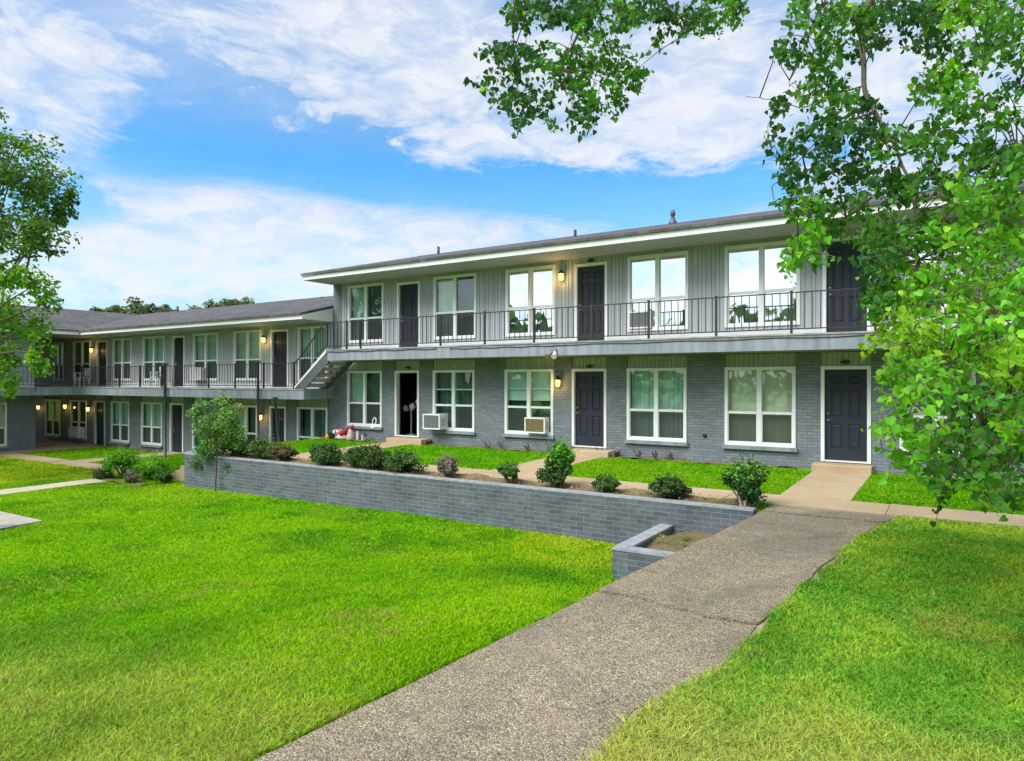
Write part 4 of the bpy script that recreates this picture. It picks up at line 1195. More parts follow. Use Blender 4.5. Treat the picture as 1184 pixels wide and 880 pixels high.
shrub('shrub', 412, 11.55, ZB, wpx(400, 428, 11.5)*1.1, 0.44, 'narrow green shrub grown against a bigger darker one on the wall', group=GS, col=(0.06, 0.115, 0.028), n=1100)
shrub('shrub', 433, 11.5, ZB, wpx(415, 452, 11.5)*1.1, 0.52, 'tallest of the clipped round shrubs on the garden wall', group=GS, col=(0.045, 0.095, 0.022), n=1700)
shrub('shrub', 467, 11.5, ZB, wpx(444, 489, 11.5)*1.05, 0.44, 'wide dark green shrub next to the tallest clipped one', group=GS, col=(0.045, 0.105, 0.02), n=1600)
shrub('shrub', 517, 11.5, ZB, wpx(504, 530, 11.5), 0.38, 'grey half-dry shrub standing alone on the wall', group=GS, col=(0.17, 0.16, 0.12), n=900, stems=14)
shrub('shrub', 589, 11.48, ZB, wpx(573, 606, 11.5), 0.33, 'small ragged shrub on a short stem to one side of the tall bushy one', group=GS, col=(0.055, 0.14, 0.03), n=750, lift=0.08)
shrub('shrub', 638, 11.48, ZB, wpx(620, 656, 11.5)*1.05, 0.32, 'low dark shrub at the foot of the tall bushy one', group=GS, col=(0.04, 0.09, 0.02), n=900)
shrub('tall_shrub', 647, 11.6, ZB, wpx(623, 673, 11.5)*0.95, 0.80, 'tall bushy shrub with bright green top on the garden wall', col=(0.05, 0.15, 0.02), n=1300, lift=0.20, tips=(0.10, 0.34, 0.02), ls=0.03, k=12, spread=0.34)
shrub('shrub', 701, 11.48, ZB, wpx(683, 719, 11.5)*1.0, 0.26, 'smallest flat dark shrub between the tall bushy one and a wide one', group=GS, col=(0.05, 0.11, 0.02), n=900)
shrub('shrub', 774, 11.48, ZB, wpx(748, 800, 11.5)*1.0, 0.34, 'wide olive green shrub next to the large dark one by the path', group=GS, col=(0.055, 0.105, 0.03), n=1700)
e_ = shrub('large_shrub', 861, 11.5, ZB, wpx(828, 897, 11.5)*1.0, 0.68, 'large dark leafy shrub with pale bare stems at the end of the garden wall', col=(0.028, 0.095, 0.022), n=1900, lift=0.0, tips=(0.12, 0.30, 0.03), stems=11, stemmat='palebark', ls=0.03, k=15, spread=0.36)
LG = 'shrubs at the corner of the low lawn'
ZL = -1.2
def shr_l(px, py, w, h, label, col, n, **kw):
    q = on_z(px, py, -1.2); shrub('shrub', px, q.y, -1.22, w, h, label, group=LG, col=col, n=n, **kw)
shr_l(142, 553, 1.3, 0.92, 'taller bright green bush on the lawn corner nearer the walkway', (0.085, 0.29, 0.015), 2000, tips=(0.17, 0.45, 0.02))
shr_l(177, 555, 1.25, 0.78, 'lower bright green bush on the lawn corner beside a small dark shrub', (0.09, 0.29, 0.015), 1900, tips=(0.17, 0.43, 0.02))
shr_l(119, 554, 0.72, 0.34, 'low dull olive shrub at the foot of the taller bright bush', (0.06, 0.085, 0.03), 700)
shr_l(152, 558, 0.5, 0.30, 'grey dry twiggy shrub between two bright green bushes', (0.16, 0.15, 0.11), 500, stems=14)
shr_l(189, 559, 0.7, 0.40, 'small dark green shrub in front of the lower bright bush', (0.045, 0.12, 0.02), 800)
q = on_z(1180, 716, -0.1)
e = empty('weed_clump', (q.x+0.05, q.y, float(terr(q.x, q.y))), 'bright green broad-leaved weed clump in the rough grass', 'weed')
p, nn, _ = clumped(160, (q.x+0.05, q.y, float(terr(q.x, q.y))+0.12), (0.16, 0.16, 0.12), 9, 0.5)
leaf_cloud('foliage', p, nn+np.array([0, 0, 1.0]), 0.022*(0.7+0.6*RNG.random(160)), vary((0.07, 0.27, 0.02), 160, 0.2), 'shrubleaf', e, 'oval')
# small weeds in the planter
for i, (x, y, n_, l_) in enumerate(((-3.55, 10.55, 90, 'yellowish weed tuft at the back of the brick planter'), (-3.3, 10.0, 70, 'low green weed in the middle of the brick planter'), (-3.75, 10.1, 50, 'small weed against the planter coping'))):
    e = empty('weed', (x, y, -0.72), l_, 'weed')
    p, nn, _ = clumped(n_, (x, y, -0.62), (0.16, 0.16, 0.11), 8, 0.5)
    leaf_cloud('foliage', p, nn+np.array([0, 0, 0.6]), 0.018*(0.7+0.7*RNG.random(n_)), vary((0.17, 0.2, 0.04), n_, 0.3), 'shrubleaf', e, 'oval')
# cut stubs along the facade
for i, (px, l_) in enumerate(((563, 'bare branching twig at the wall between the two window units'), (581, 'short cut stump below the blind window'), (609, 'low brown stubble plant below the tan window unit'), (692, 'curled brown dead stalks beside the lit doorstep'), (713, 'forked bare branch stub under the wide teal window'), (737, 'short brown stubs under the middle of the teal window'), (757, 'small dead tuft under the far side of the teal window'), (775, 'low dead stalks on the bed past the teal window'))):
    x = fx(px, 16.38); e = empty('dead_plant', (x, 16.38, -0.2), l_, 'dead plant', 'dead cut-back plants along the wall')
    m = MB(); rs = random.Random(px)
    for q in range(7):
        a = rs.random()*6.28; b0 = Vector((x+rs.uniform(-.04, .04), 16.38, -0.24)); r_ = rs.uniform(.05, .16)
        t1 = b0+Vector((math.cos(a)*r_, math.sin(a)*r_*0.6, rs.uniform(0.1, 0.30)))
        m.tube([b0, b0.lerp(t1, 0.5)+Vector((0.02, 0, 0.03)), t1], [0.016, 0.012, 0.007], 5)
        m.tube([b0.lerp(t1, 0.6), t1+Vector((rs.uniform(-.1, .1), rs.uniform(-.05, .05), rs.uniform(-.03, .08)))], [0.008, 0.004], 4)
    m.build('stalk', 'stem', e)

# ---- generic tree built of clumps of leaves on limbs
def tubes_along(m, a, b, r0, r1, rs, wob=0.12, n=5, sides=7):
    pts = []; L = (b-a).length
    for i in range(n+1):
        t = i/n; p = a.lerp(b, t)
        if 0 < i < n: p += Vector((rs.uniform(-1, 1), rs.uniform(-1, 1), rs.uniform(-1, 1)))*wob*L*0.3
        pts.append(p)
    m.tube(pts, [r0+(r1-r0)*i/n for i in range(n+1)], sides)
    return pts

# ---- small crepe tree in front of the wall's end
tb = on_z(249, 566, -1.09)
tr = empty('small_tree', (tb.x, tb.y, -1.09), 'slim young tree with feathery light green crown rising in front of the garden wall corner', 'tree')
m = MB(); rs = random.Random(3)
base = Vector((tb.x, tb.y, -1.12)); top = Vector((tb.x+0.05, tb.y+0.02, 0.05))
tubes_along(m, base, top, 0.024, 0.018, rs, 0.03, 5)
for k in range(11):
    a = rs.random()*6.28; e2 = top+Vector((math.cos(a)*rs.uniform(.2, .75), math.sin(a)*rs.uniform(.2, .55), rs.uniform(-0.35, 1.15)))
    tubes_along(m, top+Vector((0, 0, -0.1*rs.random())), e2, 0.014, 0.004, rs, 0.15, 3, 5)
m.build('trunk', 'stem', tr)
ps, ns, cs_ = [], [], []
for (px, py, rx, rz, n_, col) in ((250, 500, 0.62, 0.55, 1500, (0.085, 0.20, 0.035)), (262, 480, 0.5, 0.45, 1000, (0.13, 0.27, 0.05)), (236, 478, 0.42, 0.4, 700, (0.14, 0.27, 0.07)), (240, 520, 0.5, 0.42, 900, (0.055, 0.16, 0.035)), (272, 505, 0.4, 0.5, 800, (0.08, 0.19, 0.035)), (256, 468, 0.3, 0.3, 320, (0.15, 0.26, 0.09)), (232, 537, 0.3, 0.25, 260, (0.05, 0.15, 0.03)), (266, 540, 0.22, 0.22, 160, (0.05, 0.15, 0.03)), (278, 473, 0.22, 0.2, 120, (0.16, 0.24, 0.08))):
    n_ = int(n_*1.9); c = P(px, py, depth_on_y(px, 11.15))
    p, nn, idx = clumped(n_, c, (rx*1.08, rx*0.9, rz*1.08), 16, 0.36, 0.4)
    ps.append(p); ns.append(nn+RNG.normal(0, 0.5, (n_, 3))+np.array([0, 0, .4])); cs_.append(1.1*vary(col, n_, 0.3, 0.15)*(0.7+0.6*RNG.random(16))[idx][:, None])
p = np.concatenate(ps); leaf_cloud('crown', p, np.concatenate(ns), 0.027*(0.7+0.7*RNG.random(len(p))), np.concatenate(cs_), 'shrubleaf', tr, 'oval')

# ---- courtyard tree at the left
tp = P(-75, 440, 20.5); tz = float(terr(tp.x, tp.y))
lt = empty('courtyard_tree', (tp.x, tp.y, tz), 'broad leafy tree with drooping boughs in front of the side wing', 'tree')
m = MB(); rs = random.Random(8)
b0 = Vector((tp.x, tp.y, tz-0.1)); t1 = Vector((tp.x+0.1, tp.y, 2.6))
tubes_along(m, b0, t1, 0.26, 0.19, rs, 0.05, 6, 12)
m.build('trunk', 'bark', lt)
LB = [(15, 200, 60, 45, 1), (50, 225, 40, 35, 1), (70, 250, 26, 20, 1), (5, 260, 50, 45, 1), (45, 275, 40, 25, 1), (80, 228, 12, 10, 1), (15, 320, 35, 25, 0.7), (40, 330, 30, 28, 0.6), (55, 350, 16, 16, 0.5), (10, 370, 40, 30, 1.1), (40, 380, 25, 22, 1.1), (48, 410, 16, 28, 1.2), (8, 410, 22, 20, 1.1), (8, 445, 16, 22, 1.2), (-45, 180, 60, 50, 1), (-60, 260, 60, 60, 1), (-50, 340, 60, 50, 1), (-110, 230, 60, 70, 1), (-120, 330, 60, 60, 1), (-40, 120, 50, 40, 1), (-100, 150, 60, 50, 1), (20, 165, 25, 14, 0.8), (-60, 410, 40, 40, 1), (-150, 280, 50, 70, 1), (-80, 90, 40, 30, 1)]
lm = MB(); ps, ns, cs_ = [], [], []
for i, (px, py, rx, ry, dens) in enumerate(LB):
    Zc = 20.0 + rs.uniform(-1.6, 1.6) + (0.0 if px > -20 else rs.uniform(-1.5, 2.5)); c = P(px, py, Zc); sc = Zc/F
    n_ = int(rx*ry*0.60*dens)+90
    p, nn, idx = clumped(n_, c, (rx*sc*1.1, rx*sc*1.1, ry*sc*1.1), 13, 0.36, 0.45)
    col = (0.085, 0.185, 0.03) if py < 320 else (0.15, 0.33, 0.03)
    ps.append(p); ns.append(nn+RNG.normal(0, .5, (n_, 3))+np.array([0, 0, .5])); cs_.append(vary(col, n_, 0.3, 0.12)*(0.65+0.7*RNG.random(13))[idx][:, None])
    start = t1 + Vector((rs.uniform(-.1, .1), rs.uniform(-.1, .1), rs.uniform(-0.6, 0.0)))
    tubes_along(lm, start, Vector(c), 0.07, 0.012, rs, 0.16, 5, 6)
p = np.concatenate(ps)
lm.build('limb', 'bark', lt)
leaf_cloud('crown', p, np.concatenate(ns), 0.074*(0.6+0.7*RNG.random(len(p))), np.concatenate(cs_), 'leaf', lt, 'quad')

# ---- trees showing over the roofs, distance haze put into their pale leaf colour
def far_tree(px, pyt, Z, w, label, col):
    c = P(px, pyt, Z); tr_ = empty('background_tree', (c.x, c.y, -2.0), label, 'tree', 'trees beyond the roofs')
    m_ = MB(); rs_ = random.Random(int(px)); top_ = Vector((c.x, c.y, c.z-w*0.55))
    tubes_along(m_, Vector((c.x, c.y, -2.2)), top_, 0.3, 0.16, rs_, 0.03, 5, 8)
    for k in range(7):
        tubes_along(m_, top_, Vector((c.x+rs_.uniform(-.5, .5)*w, c.y+rs_.uniform(-.5, .5)*w, c.z-w*rs_.uniform(0.1, 0.5))), 0.1, 0.03, rs_, 0.1, 3, 5)
    m_.build('trunk', 'bark', tr_)
    n_ = 3800
    p_, nn_, idx_ = clumped(n_, (c.x, c.y, c.z-w*0.45), (w*0.62, w*0.62, w*0.45), 34, 0.24, 0.25)
    leaf_cloud('crown', p_, nn_+RNG.normal(0, .5, (n_, 3))+np.array([0, 0, .5]), 0.16*(0.6+0.8*RNG.random(n_)), vary(col, n_, 0.3, 0.12)*(0.6+0.8*RNG.random(34))[idx_][:, None], 'leaf', tr_, 'quad')
far_tree(128, 350, 62, 3.4, 'low flat-topped tree beyond the roof, nearest the roof valley', (0.125, 0.165, 0.085))
far_tree(165, 346, 60, 4.4, 'rounded tree beyond the low roof with a dip beside it', (0.125, 0.165, 0.085))
far_tree(192, 353, 64, 3.0, 'smallest tree top beyond the low roof by the vent pipe', (0.125, 0.165, 0.085))
far_tree(250, 343, 58, 4.2, 'open-topped tree beyond the roof, half of a pair', (0.125, 0.165, 0.085))
far_tree(272, 341, 60, 4.0, 'tree top highest above the middle of the low roof', (0.125, 0.165, 0.085))

# ---- far woods on the other side of the grounds
n_ = 9000; th_ = RNG.uniform(R(185), R(355), n_); rr_ = RNG.uniform(52, 66, n_); xx_, yy_ = rr_*np.cos(th_), rr_*np.sin(th_)+8
top_ = 6.5+3.0*vnoise(th_*14, th_*0, 1.0, 5)+1.5*vnoise(th_*50, th_*0, 1.0, 6)
zz_ = -2+(top_+2)*RNG.random(n_)**0.8
tag(leaf_cloud('woods', np.stack([xx_, yy_, zz_], 1), RNG.normal(0, 1, (n_, 3)), RNG.uniform(0.5, 1.1, n_), vary((0.05, 0.11, 0.03), n_), 'leaf', None, 'quad'), kind='stuff')

# ---- the big broad-leaved tree overhanging from the right
base = P(1470, 440, 6.6); bz = float(terr(base.x, base.y))
bt = empty('overhanging_tree', (base.x, base.y, bz), 'large broad-leaved tree with bright heart-shaped leaves overhanging the lawn and path', 'tree')
rs = random.Random(21)
m = MB(); b0 = Vector((base.x, base.y, bz-0.15)); fork = Vector((base.x-0.1, base.y+0.05, 2.7))
tubes_along(m, b0, fork, 0.21, 0.16, rs, 0.04, 7, 12)
m.lathe((base.x, base.y, bz-0.05), [(0.34, -0.1), (0.27, 0.06), (0.22, 0.22)], 12)
m.build('trunk', 'bark', bt)
limbs = []
def limb(pts, r0, r1, n=4):
    """smooth limb through photo columns / rows at given distances"""
    Q = [p if isinstance(p, Vector) else P(*p) for p in pts]; out = []
    for i in range(len(Q)-1):
        p0 = Q[max(i-1, 0)]; p1 = Q[i]; p2 = Q[i+1]; p3 = Q[min(i+2, len(Q)-1)]
        for k in range(n):
            t = k/n
            out.append(0.5*((2*p1)+(p2-p0)*t+(2*p0-5*p1+4*p2-p3)*t*t+(3*p1-p0-3*p2+p3)*t**3) + Vector((rs.uniform(-1, 1), rs.uniform(-1, 1), rs.uniform(-1, 1)))*0.02)
    out.append(Q[-1]); L = len(out)-1
    mm = MB(); mm.tube(out, [r0+(r1-r0)*(i/L)**0.8 for i in range(L+1)], 7)
    mm.build('limb', 'bark', bt)
    limbs.extend(out)
limb([fork, (1330, 40, 6.6), (1200, -110, 6.8), (1060, -190, 7.0), (900, -210, 7.3), (760, -150, 7.5), (690, -40, 7.5), (668, 40, 7.5), (640, 90, 7.5)], 0.105, 0.006)
limb([(1080, -185, 7.0), (1020, -90, 6.9), (1003, 10, 6.8), (998, 80, 6.7), (1010, 130, 6.6), (1038, 175, 6.4), (1055, 235, 6.2), (1062, 300, 6.0)], 0.045, 0.006)
limb([fork, (1300, 200, 6.3), (1200, 180, 6.2), (1110, 200, 6.3), (1030, 220, 6.5), (960, 260, 6.6), (915, 300, 6.6)], 0.045, 0.004)
limb([fork, (1320, 340, 5.6), (1220, 330, 5.0), (1140, 380, 4.7), (1070, 430, 4.8), (1030, 490, 4.8)], 0.065, 0.006)
limb([(1250, 335, 5.2), (1190, 420, 4.6), (1140, 500, 4.4), (1085, 560, 4.5)], 0.035, 0.005)
limb([fork, (1330, 120, 6.6), (1240, 20, 6.4), (1150, -20, 6.4), (1080, 20, 6.5)], 0.06, 0.008)
limb([(900, -205, 7.3), (850, -90, 7.4), (815, -10, 7.5), (800, 35, 7.5)], 0.02, 0.004)
limb([(760, -150, 7.5), (650, -110, 7.5), (600, -20, 7.5), (595, 60, 7.5), (600, 120, 7.5)], 0.025, 0.004)
limb([(1030, -60, 6.9), (960, -10, 6.9), (930, 60, 7.0), (912, 100, 7.0)], 0.018, 0.003)
limb([(1000, 100, 6.7), (960, 110, 6.8), (925, 125, 6.9), (885, 113, 7.0), (862, 112, 7.0)], 0.010, 0.002)
limb([(1010, 130, 6.6), (960, 150, 6.8), (900, 210, 6.9)], 0.012, 0.003)
limb([fork, Vector((base.x+0.6, base.y+0.7, 4.6)), Vector((base.x+1.0, base.y+1.2, 6.4))], 0.10, 0.02)
limb([fork, Vector((base.x+1.2, base.y-0.6, 4.2)), Vector((base.x+2.0, base.y-1.0, 5.6))], 0.09, 0.02)
limb_np = np.array([tuple(v) for v in limbs])
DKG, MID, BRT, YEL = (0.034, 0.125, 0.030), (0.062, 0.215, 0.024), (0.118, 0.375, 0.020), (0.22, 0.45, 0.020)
# clumps: photo column, row, distance, half width, half height, sprays, colours
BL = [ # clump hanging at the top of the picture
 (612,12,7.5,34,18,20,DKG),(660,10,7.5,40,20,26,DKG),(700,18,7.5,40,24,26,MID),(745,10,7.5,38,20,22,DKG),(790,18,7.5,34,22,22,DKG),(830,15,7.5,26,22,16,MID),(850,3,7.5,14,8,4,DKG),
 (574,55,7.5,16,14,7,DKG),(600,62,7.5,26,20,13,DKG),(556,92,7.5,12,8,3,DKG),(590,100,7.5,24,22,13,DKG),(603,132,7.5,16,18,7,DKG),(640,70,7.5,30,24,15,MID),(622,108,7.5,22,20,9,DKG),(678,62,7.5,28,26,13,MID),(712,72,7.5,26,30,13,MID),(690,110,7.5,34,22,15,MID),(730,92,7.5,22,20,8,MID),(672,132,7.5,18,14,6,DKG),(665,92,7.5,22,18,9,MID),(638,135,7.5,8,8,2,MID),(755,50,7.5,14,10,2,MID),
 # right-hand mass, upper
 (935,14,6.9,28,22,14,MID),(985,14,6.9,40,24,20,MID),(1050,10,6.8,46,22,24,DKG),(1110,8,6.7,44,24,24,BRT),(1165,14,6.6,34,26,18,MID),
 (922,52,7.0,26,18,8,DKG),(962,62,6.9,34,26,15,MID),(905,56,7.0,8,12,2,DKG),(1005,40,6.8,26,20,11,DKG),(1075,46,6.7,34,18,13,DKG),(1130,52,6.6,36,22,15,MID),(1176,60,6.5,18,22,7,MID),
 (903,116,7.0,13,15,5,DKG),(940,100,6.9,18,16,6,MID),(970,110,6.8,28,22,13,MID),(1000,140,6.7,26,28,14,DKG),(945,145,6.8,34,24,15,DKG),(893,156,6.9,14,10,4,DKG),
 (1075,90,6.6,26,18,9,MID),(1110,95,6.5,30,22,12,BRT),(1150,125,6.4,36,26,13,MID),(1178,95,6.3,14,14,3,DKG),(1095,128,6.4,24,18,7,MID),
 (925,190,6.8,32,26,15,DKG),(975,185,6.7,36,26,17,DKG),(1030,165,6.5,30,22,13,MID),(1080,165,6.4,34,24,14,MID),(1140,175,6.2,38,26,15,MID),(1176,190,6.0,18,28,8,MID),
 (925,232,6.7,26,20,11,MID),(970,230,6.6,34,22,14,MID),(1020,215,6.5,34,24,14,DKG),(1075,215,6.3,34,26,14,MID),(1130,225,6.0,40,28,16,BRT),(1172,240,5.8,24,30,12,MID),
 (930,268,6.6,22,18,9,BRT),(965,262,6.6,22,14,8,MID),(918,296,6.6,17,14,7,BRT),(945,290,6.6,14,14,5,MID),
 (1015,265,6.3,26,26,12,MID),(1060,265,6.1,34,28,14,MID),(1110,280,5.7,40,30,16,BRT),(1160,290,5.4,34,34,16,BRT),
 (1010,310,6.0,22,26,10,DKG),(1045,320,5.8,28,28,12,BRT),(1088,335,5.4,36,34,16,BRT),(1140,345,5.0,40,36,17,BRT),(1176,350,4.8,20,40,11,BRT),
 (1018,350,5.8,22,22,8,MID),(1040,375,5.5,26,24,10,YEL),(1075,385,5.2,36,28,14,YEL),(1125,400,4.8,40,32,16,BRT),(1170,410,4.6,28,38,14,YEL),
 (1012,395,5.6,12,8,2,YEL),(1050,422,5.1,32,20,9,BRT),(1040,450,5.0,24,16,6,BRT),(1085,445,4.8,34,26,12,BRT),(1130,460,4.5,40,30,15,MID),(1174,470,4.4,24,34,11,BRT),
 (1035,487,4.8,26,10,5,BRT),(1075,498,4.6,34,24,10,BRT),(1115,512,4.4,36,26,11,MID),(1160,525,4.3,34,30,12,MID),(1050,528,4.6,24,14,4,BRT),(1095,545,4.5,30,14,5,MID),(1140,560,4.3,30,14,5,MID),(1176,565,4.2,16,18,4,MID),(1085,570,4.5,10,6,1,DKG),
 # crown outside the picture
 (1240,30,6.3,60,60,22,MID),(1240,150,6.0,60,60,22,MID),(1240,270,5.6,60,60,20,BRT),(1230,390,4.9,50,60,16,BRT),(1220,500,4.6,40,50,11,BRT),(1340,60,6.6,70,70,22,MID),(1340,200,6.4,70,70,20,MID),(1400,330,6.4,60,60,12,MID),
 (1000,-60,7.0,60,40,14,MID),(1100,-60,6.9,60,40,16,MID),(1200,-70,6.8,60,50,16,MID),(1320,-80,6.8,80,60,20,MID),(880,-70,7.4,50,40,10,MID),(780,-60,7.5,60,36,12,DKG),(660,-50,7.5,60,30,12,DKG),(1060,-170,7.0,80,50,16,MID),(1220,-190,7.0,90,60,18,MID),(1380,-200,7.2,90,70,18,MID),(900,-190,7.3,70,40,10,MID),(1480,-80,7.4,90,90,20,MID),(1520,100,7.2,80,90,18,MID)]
twm = MB(); C_, N_, S_, K_ = [], [], [], []
Mrot = np.array([CR[0], CR[1], 0])
for (px, py, Z, rx, ry, ns_, col) in BL:
    sc = Z/F
    for k in range(int(ns_*((1.45 if py < 130 else 1.55) if Z > 6.25 else 2.35)+0.5)):
        while True:
            a, b = rs.uniform(-1, 1), rs.uniform(-1, 1)
            if a*a+b*b < 1: break
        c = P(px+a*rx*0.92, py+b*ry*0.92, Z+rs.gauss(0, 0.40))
        cn = np.array(tuple(c))
        near = limb_np[np.argmin(((limb_np-cn)**2).sum(1))]
        dv = cn-near; dist = np.linalg.norm(dv); dirv = dv/max(dist, 1e-3)
        d = Vector(tuple(dirv*0.5)) + Vector((rs.gauss(0, 0.5), rs.gauss(0, 0.5), rs.gauss(-0.25, 0.35)))
        d.normalize(); L = rs.uniform(0.16, 0.30)
        p0 = c-d*L*0.5
        bend = Vector((0, 0, -0.05))
        q = [p0, c+bend*0.4, c+d*L*0.5+bend]
        twm.tube(q, [0.0032, 0.0024, 0.0012], 4, False)
        if rs.random() < 0.22 and dist < 1.1:
            twm.tube([Vector(tuple(near)), Vector(tuple(near)).lerp(p0, 0.55)+Vector((rs.uniform(-.06, .06), rs.uniform(-.06, .06), 0.05)), p0], [0.007, 0.005, 0.003], 4, False)
        nl = rs.randint(7, 11); kk = rs.uniform(0.72, 1.3)
        for i in range(nl):
            t = (i+0.5)/nl
            pt = q[0].lerp(q[1], min(1, t*2)) if t < 0.5 else q[1].lerp(q[2], t*2-1)
            off = Vector((rs.gauss(0, 1), rs.gauss(0, 1), rs.gauss(-0.45, 0.7))).normalized()
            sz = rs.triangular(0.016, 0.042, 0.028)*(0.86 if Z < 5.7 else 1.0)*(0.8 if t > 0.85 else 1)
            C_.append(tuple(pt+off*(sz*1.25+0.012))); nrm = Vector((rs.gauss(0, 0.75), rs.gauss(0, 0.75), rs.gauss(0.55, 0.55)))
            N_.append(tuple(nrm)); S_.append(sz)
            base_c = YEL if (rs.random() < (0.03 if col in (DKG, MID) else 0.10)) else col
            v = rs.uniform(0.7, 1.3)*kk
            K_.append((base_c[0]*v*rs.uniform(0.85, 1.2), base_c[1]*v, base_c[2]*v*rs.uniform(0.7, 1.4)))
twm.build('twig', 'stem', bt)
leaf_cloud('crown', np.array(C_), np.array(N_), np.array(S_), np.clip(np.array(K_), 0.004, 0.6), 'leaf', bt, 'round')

# ================================================================== FITTINGS
# wall lamps
def make_lamp():
    e = empty('wall_lamp', (0, 0, 0), 'x', 'wall lamp', 'lit amber wall lamps', local=True)
    m_ = MB(); m_.lathe((0, 0, 0.02), [(0.05, 0.0), (0.05, 0.015), (0.02, 0.03)], 12, 'y'); m_.tube([(0, -0.02, 0.02), (0, -0.07, 0.09), (0, -0.10, 0.11)], 0.012, 6); m_.build('bracket', 'black', e)
    m_ = MB(); m_.lathe((0, -0.11, 0.05), [(0.082, 0.0), (0.075, 0.03), (0.04, 0.065), (0.015, 0.085), (0.008, 0.11)], 12); m_.build('cap', 'black', e)
    m_ = MB(); m_.lathe((0, -0.11, -0.15), [(0.035, 0.0), (0.058, 0.03), (0.07, 0.10), (0.072, 0.19)], 12); m_.build('lamp_shade', 'lamp', e)
    return e
LAMPS = [(651, 319, D, 'lit amber lamp beside the middle door of the upper balcony'), (647, 441, D, 'lit amber lamp on the brick beside the closed ground-floor door'),
         (307.5, 392, D, 'lit lamp next to the balcony door by the stairs'), (108.5, 404, D, 'lit lamp between balcony window and door in the shaded corner'),
         (304, 481, D, 'lit lamp behind the tall pole on the ground floor'), (104.5, 472, D, 'lit lamp beside the ground-floor door in the courtyard corner'),
         (78, 469, D, 'lit lamp between the two shaded passage windows'), (47, 470, D, 'lit lamp in the passage beside the side wing wall')]
lamp0 = make_lamp()
for i, (px, py, y, lab) in enumerate(LAMPS):
    o = lamp0 if i == 0 else copy_tree(lamp0)
    o.location = (fx(px, y), y-0.002, fz(px, py, y)); o['label'] = lab
    ld = bpy.data.lights.new('lamp_glow', 'POINT'); ld.energy = 4.5 if i < 2 else (3.0 if i < 5 else 1.6); ld.color = (1.0, 0.62, 0.22); ld.shadow_soft_size = 0.05
    lo = bpy.data.objects.new('lamp_glow', ld); COL.objects.link(lo); lo.location = (fx(px, y), y-0.26, fz(px, py, y)-0.1)

# window air conditioners
def make_ac(w, h, d, grille):
    e = empty('air_conditioner', (0, 0, 0), 'x', 'air conditioner', 'window air conditioners', local=True)
    t_ = 0.035
    m_ = MB(); m_.box(-w/2, w/2, -d+0.02, 0.0, 0, t_); m_.box(-w/2, w/2, -d+0.02, 0, h-t_, h); m_.box(-w/2, -w/2+t_, -d+0.02, 0, t_, h-t_); m_.box(w/2-t_, w/2, -d+0.02, 0, t_, h-t_)
    m_.box(-w/2, w/2, -d, -d+0.02, 0, t_); m_.box(-w/2, w/2, -d, -d+0.02, h-t_, h); m_.box(-w/2, -w/2+t_, -d, -d+0.02, t_, h-t_); m_.box(w/2-t_, w/2, -d, -d+0.02, t_, h-t_)
    m_.build('housing', 'ac_white', e)
    m_ = MB(); n_ = int((w-2*t_)/0.016)
    m_.box(-w/2+t_, w/2-t_, -d+0.03, -d+0.06, t_, h-t_)
    for k in range(n_): x_ = -w/2+t_+0.006+k*0.016; m_.box(x_, x_+0.006, -d+0.018, -d+0.03, t_, h-t_)
    for k in range(5): m_.box(-w/2+t_, w/2-t_, -d+0.014, -d+0.018, t_+(h-2*t_)*(k+0.5)/5-0.003, t_+(h-2*t_)*(k+0.5)/5+0.003)
    m_.build('grille', grille, e)
    m_ = MB()
    for s_ in (-1, 1):
        for k in range(6):
            z_ = 0.10+k*(h-0.2)/6
            xx = s_*(w/2+0.001); m_.box(min(xx, xx+s_*0.004), max(xx, xx+s_*0.004), -d+0.08, -d*0.35, z_, z_+0.018)
    m_.build('side_louver', 'ac_grille', e)
    return e
def put_ac(o, x, y, z, lab): o.location = (x, y, z); o['label'] = lab
a1 = make_ac(0.66, 0.46, 0.42, 'ac_grille'); put_ac(a1, fx(508), D+0.02, 0.31, 'white window air conditioner with grey grille on the brick beside the open doorway')
a2 = make_ac(0.66, 0.43, 0.26, 'ac_tan'); put_ac(a2, fx(623), D+0.02, 0.33, 'air conditioner with tan grille under the half-lowered blind')
a3 = make_ac(0.60, 0.44, 0.10, 'ac_grille'); put_ac(a3, fx(740.5), D+0.02, 3.14, 'grey window air conditioner behind the upper balcony railing')
a4 = make_ac(0.75, 0.50, 0.30, 'ac_white'); put_ac(a4, fx(233), D+0.02, S+3.10, 'white window air conditioner on the lower balcony')
a5 = make_ac(0.95, 0.50, 0.30, 'ac_white'); put_ac(a5, fx(92), D+0.02, S+0.32, 'white window air conditioner in the shaded ground-floor passage')

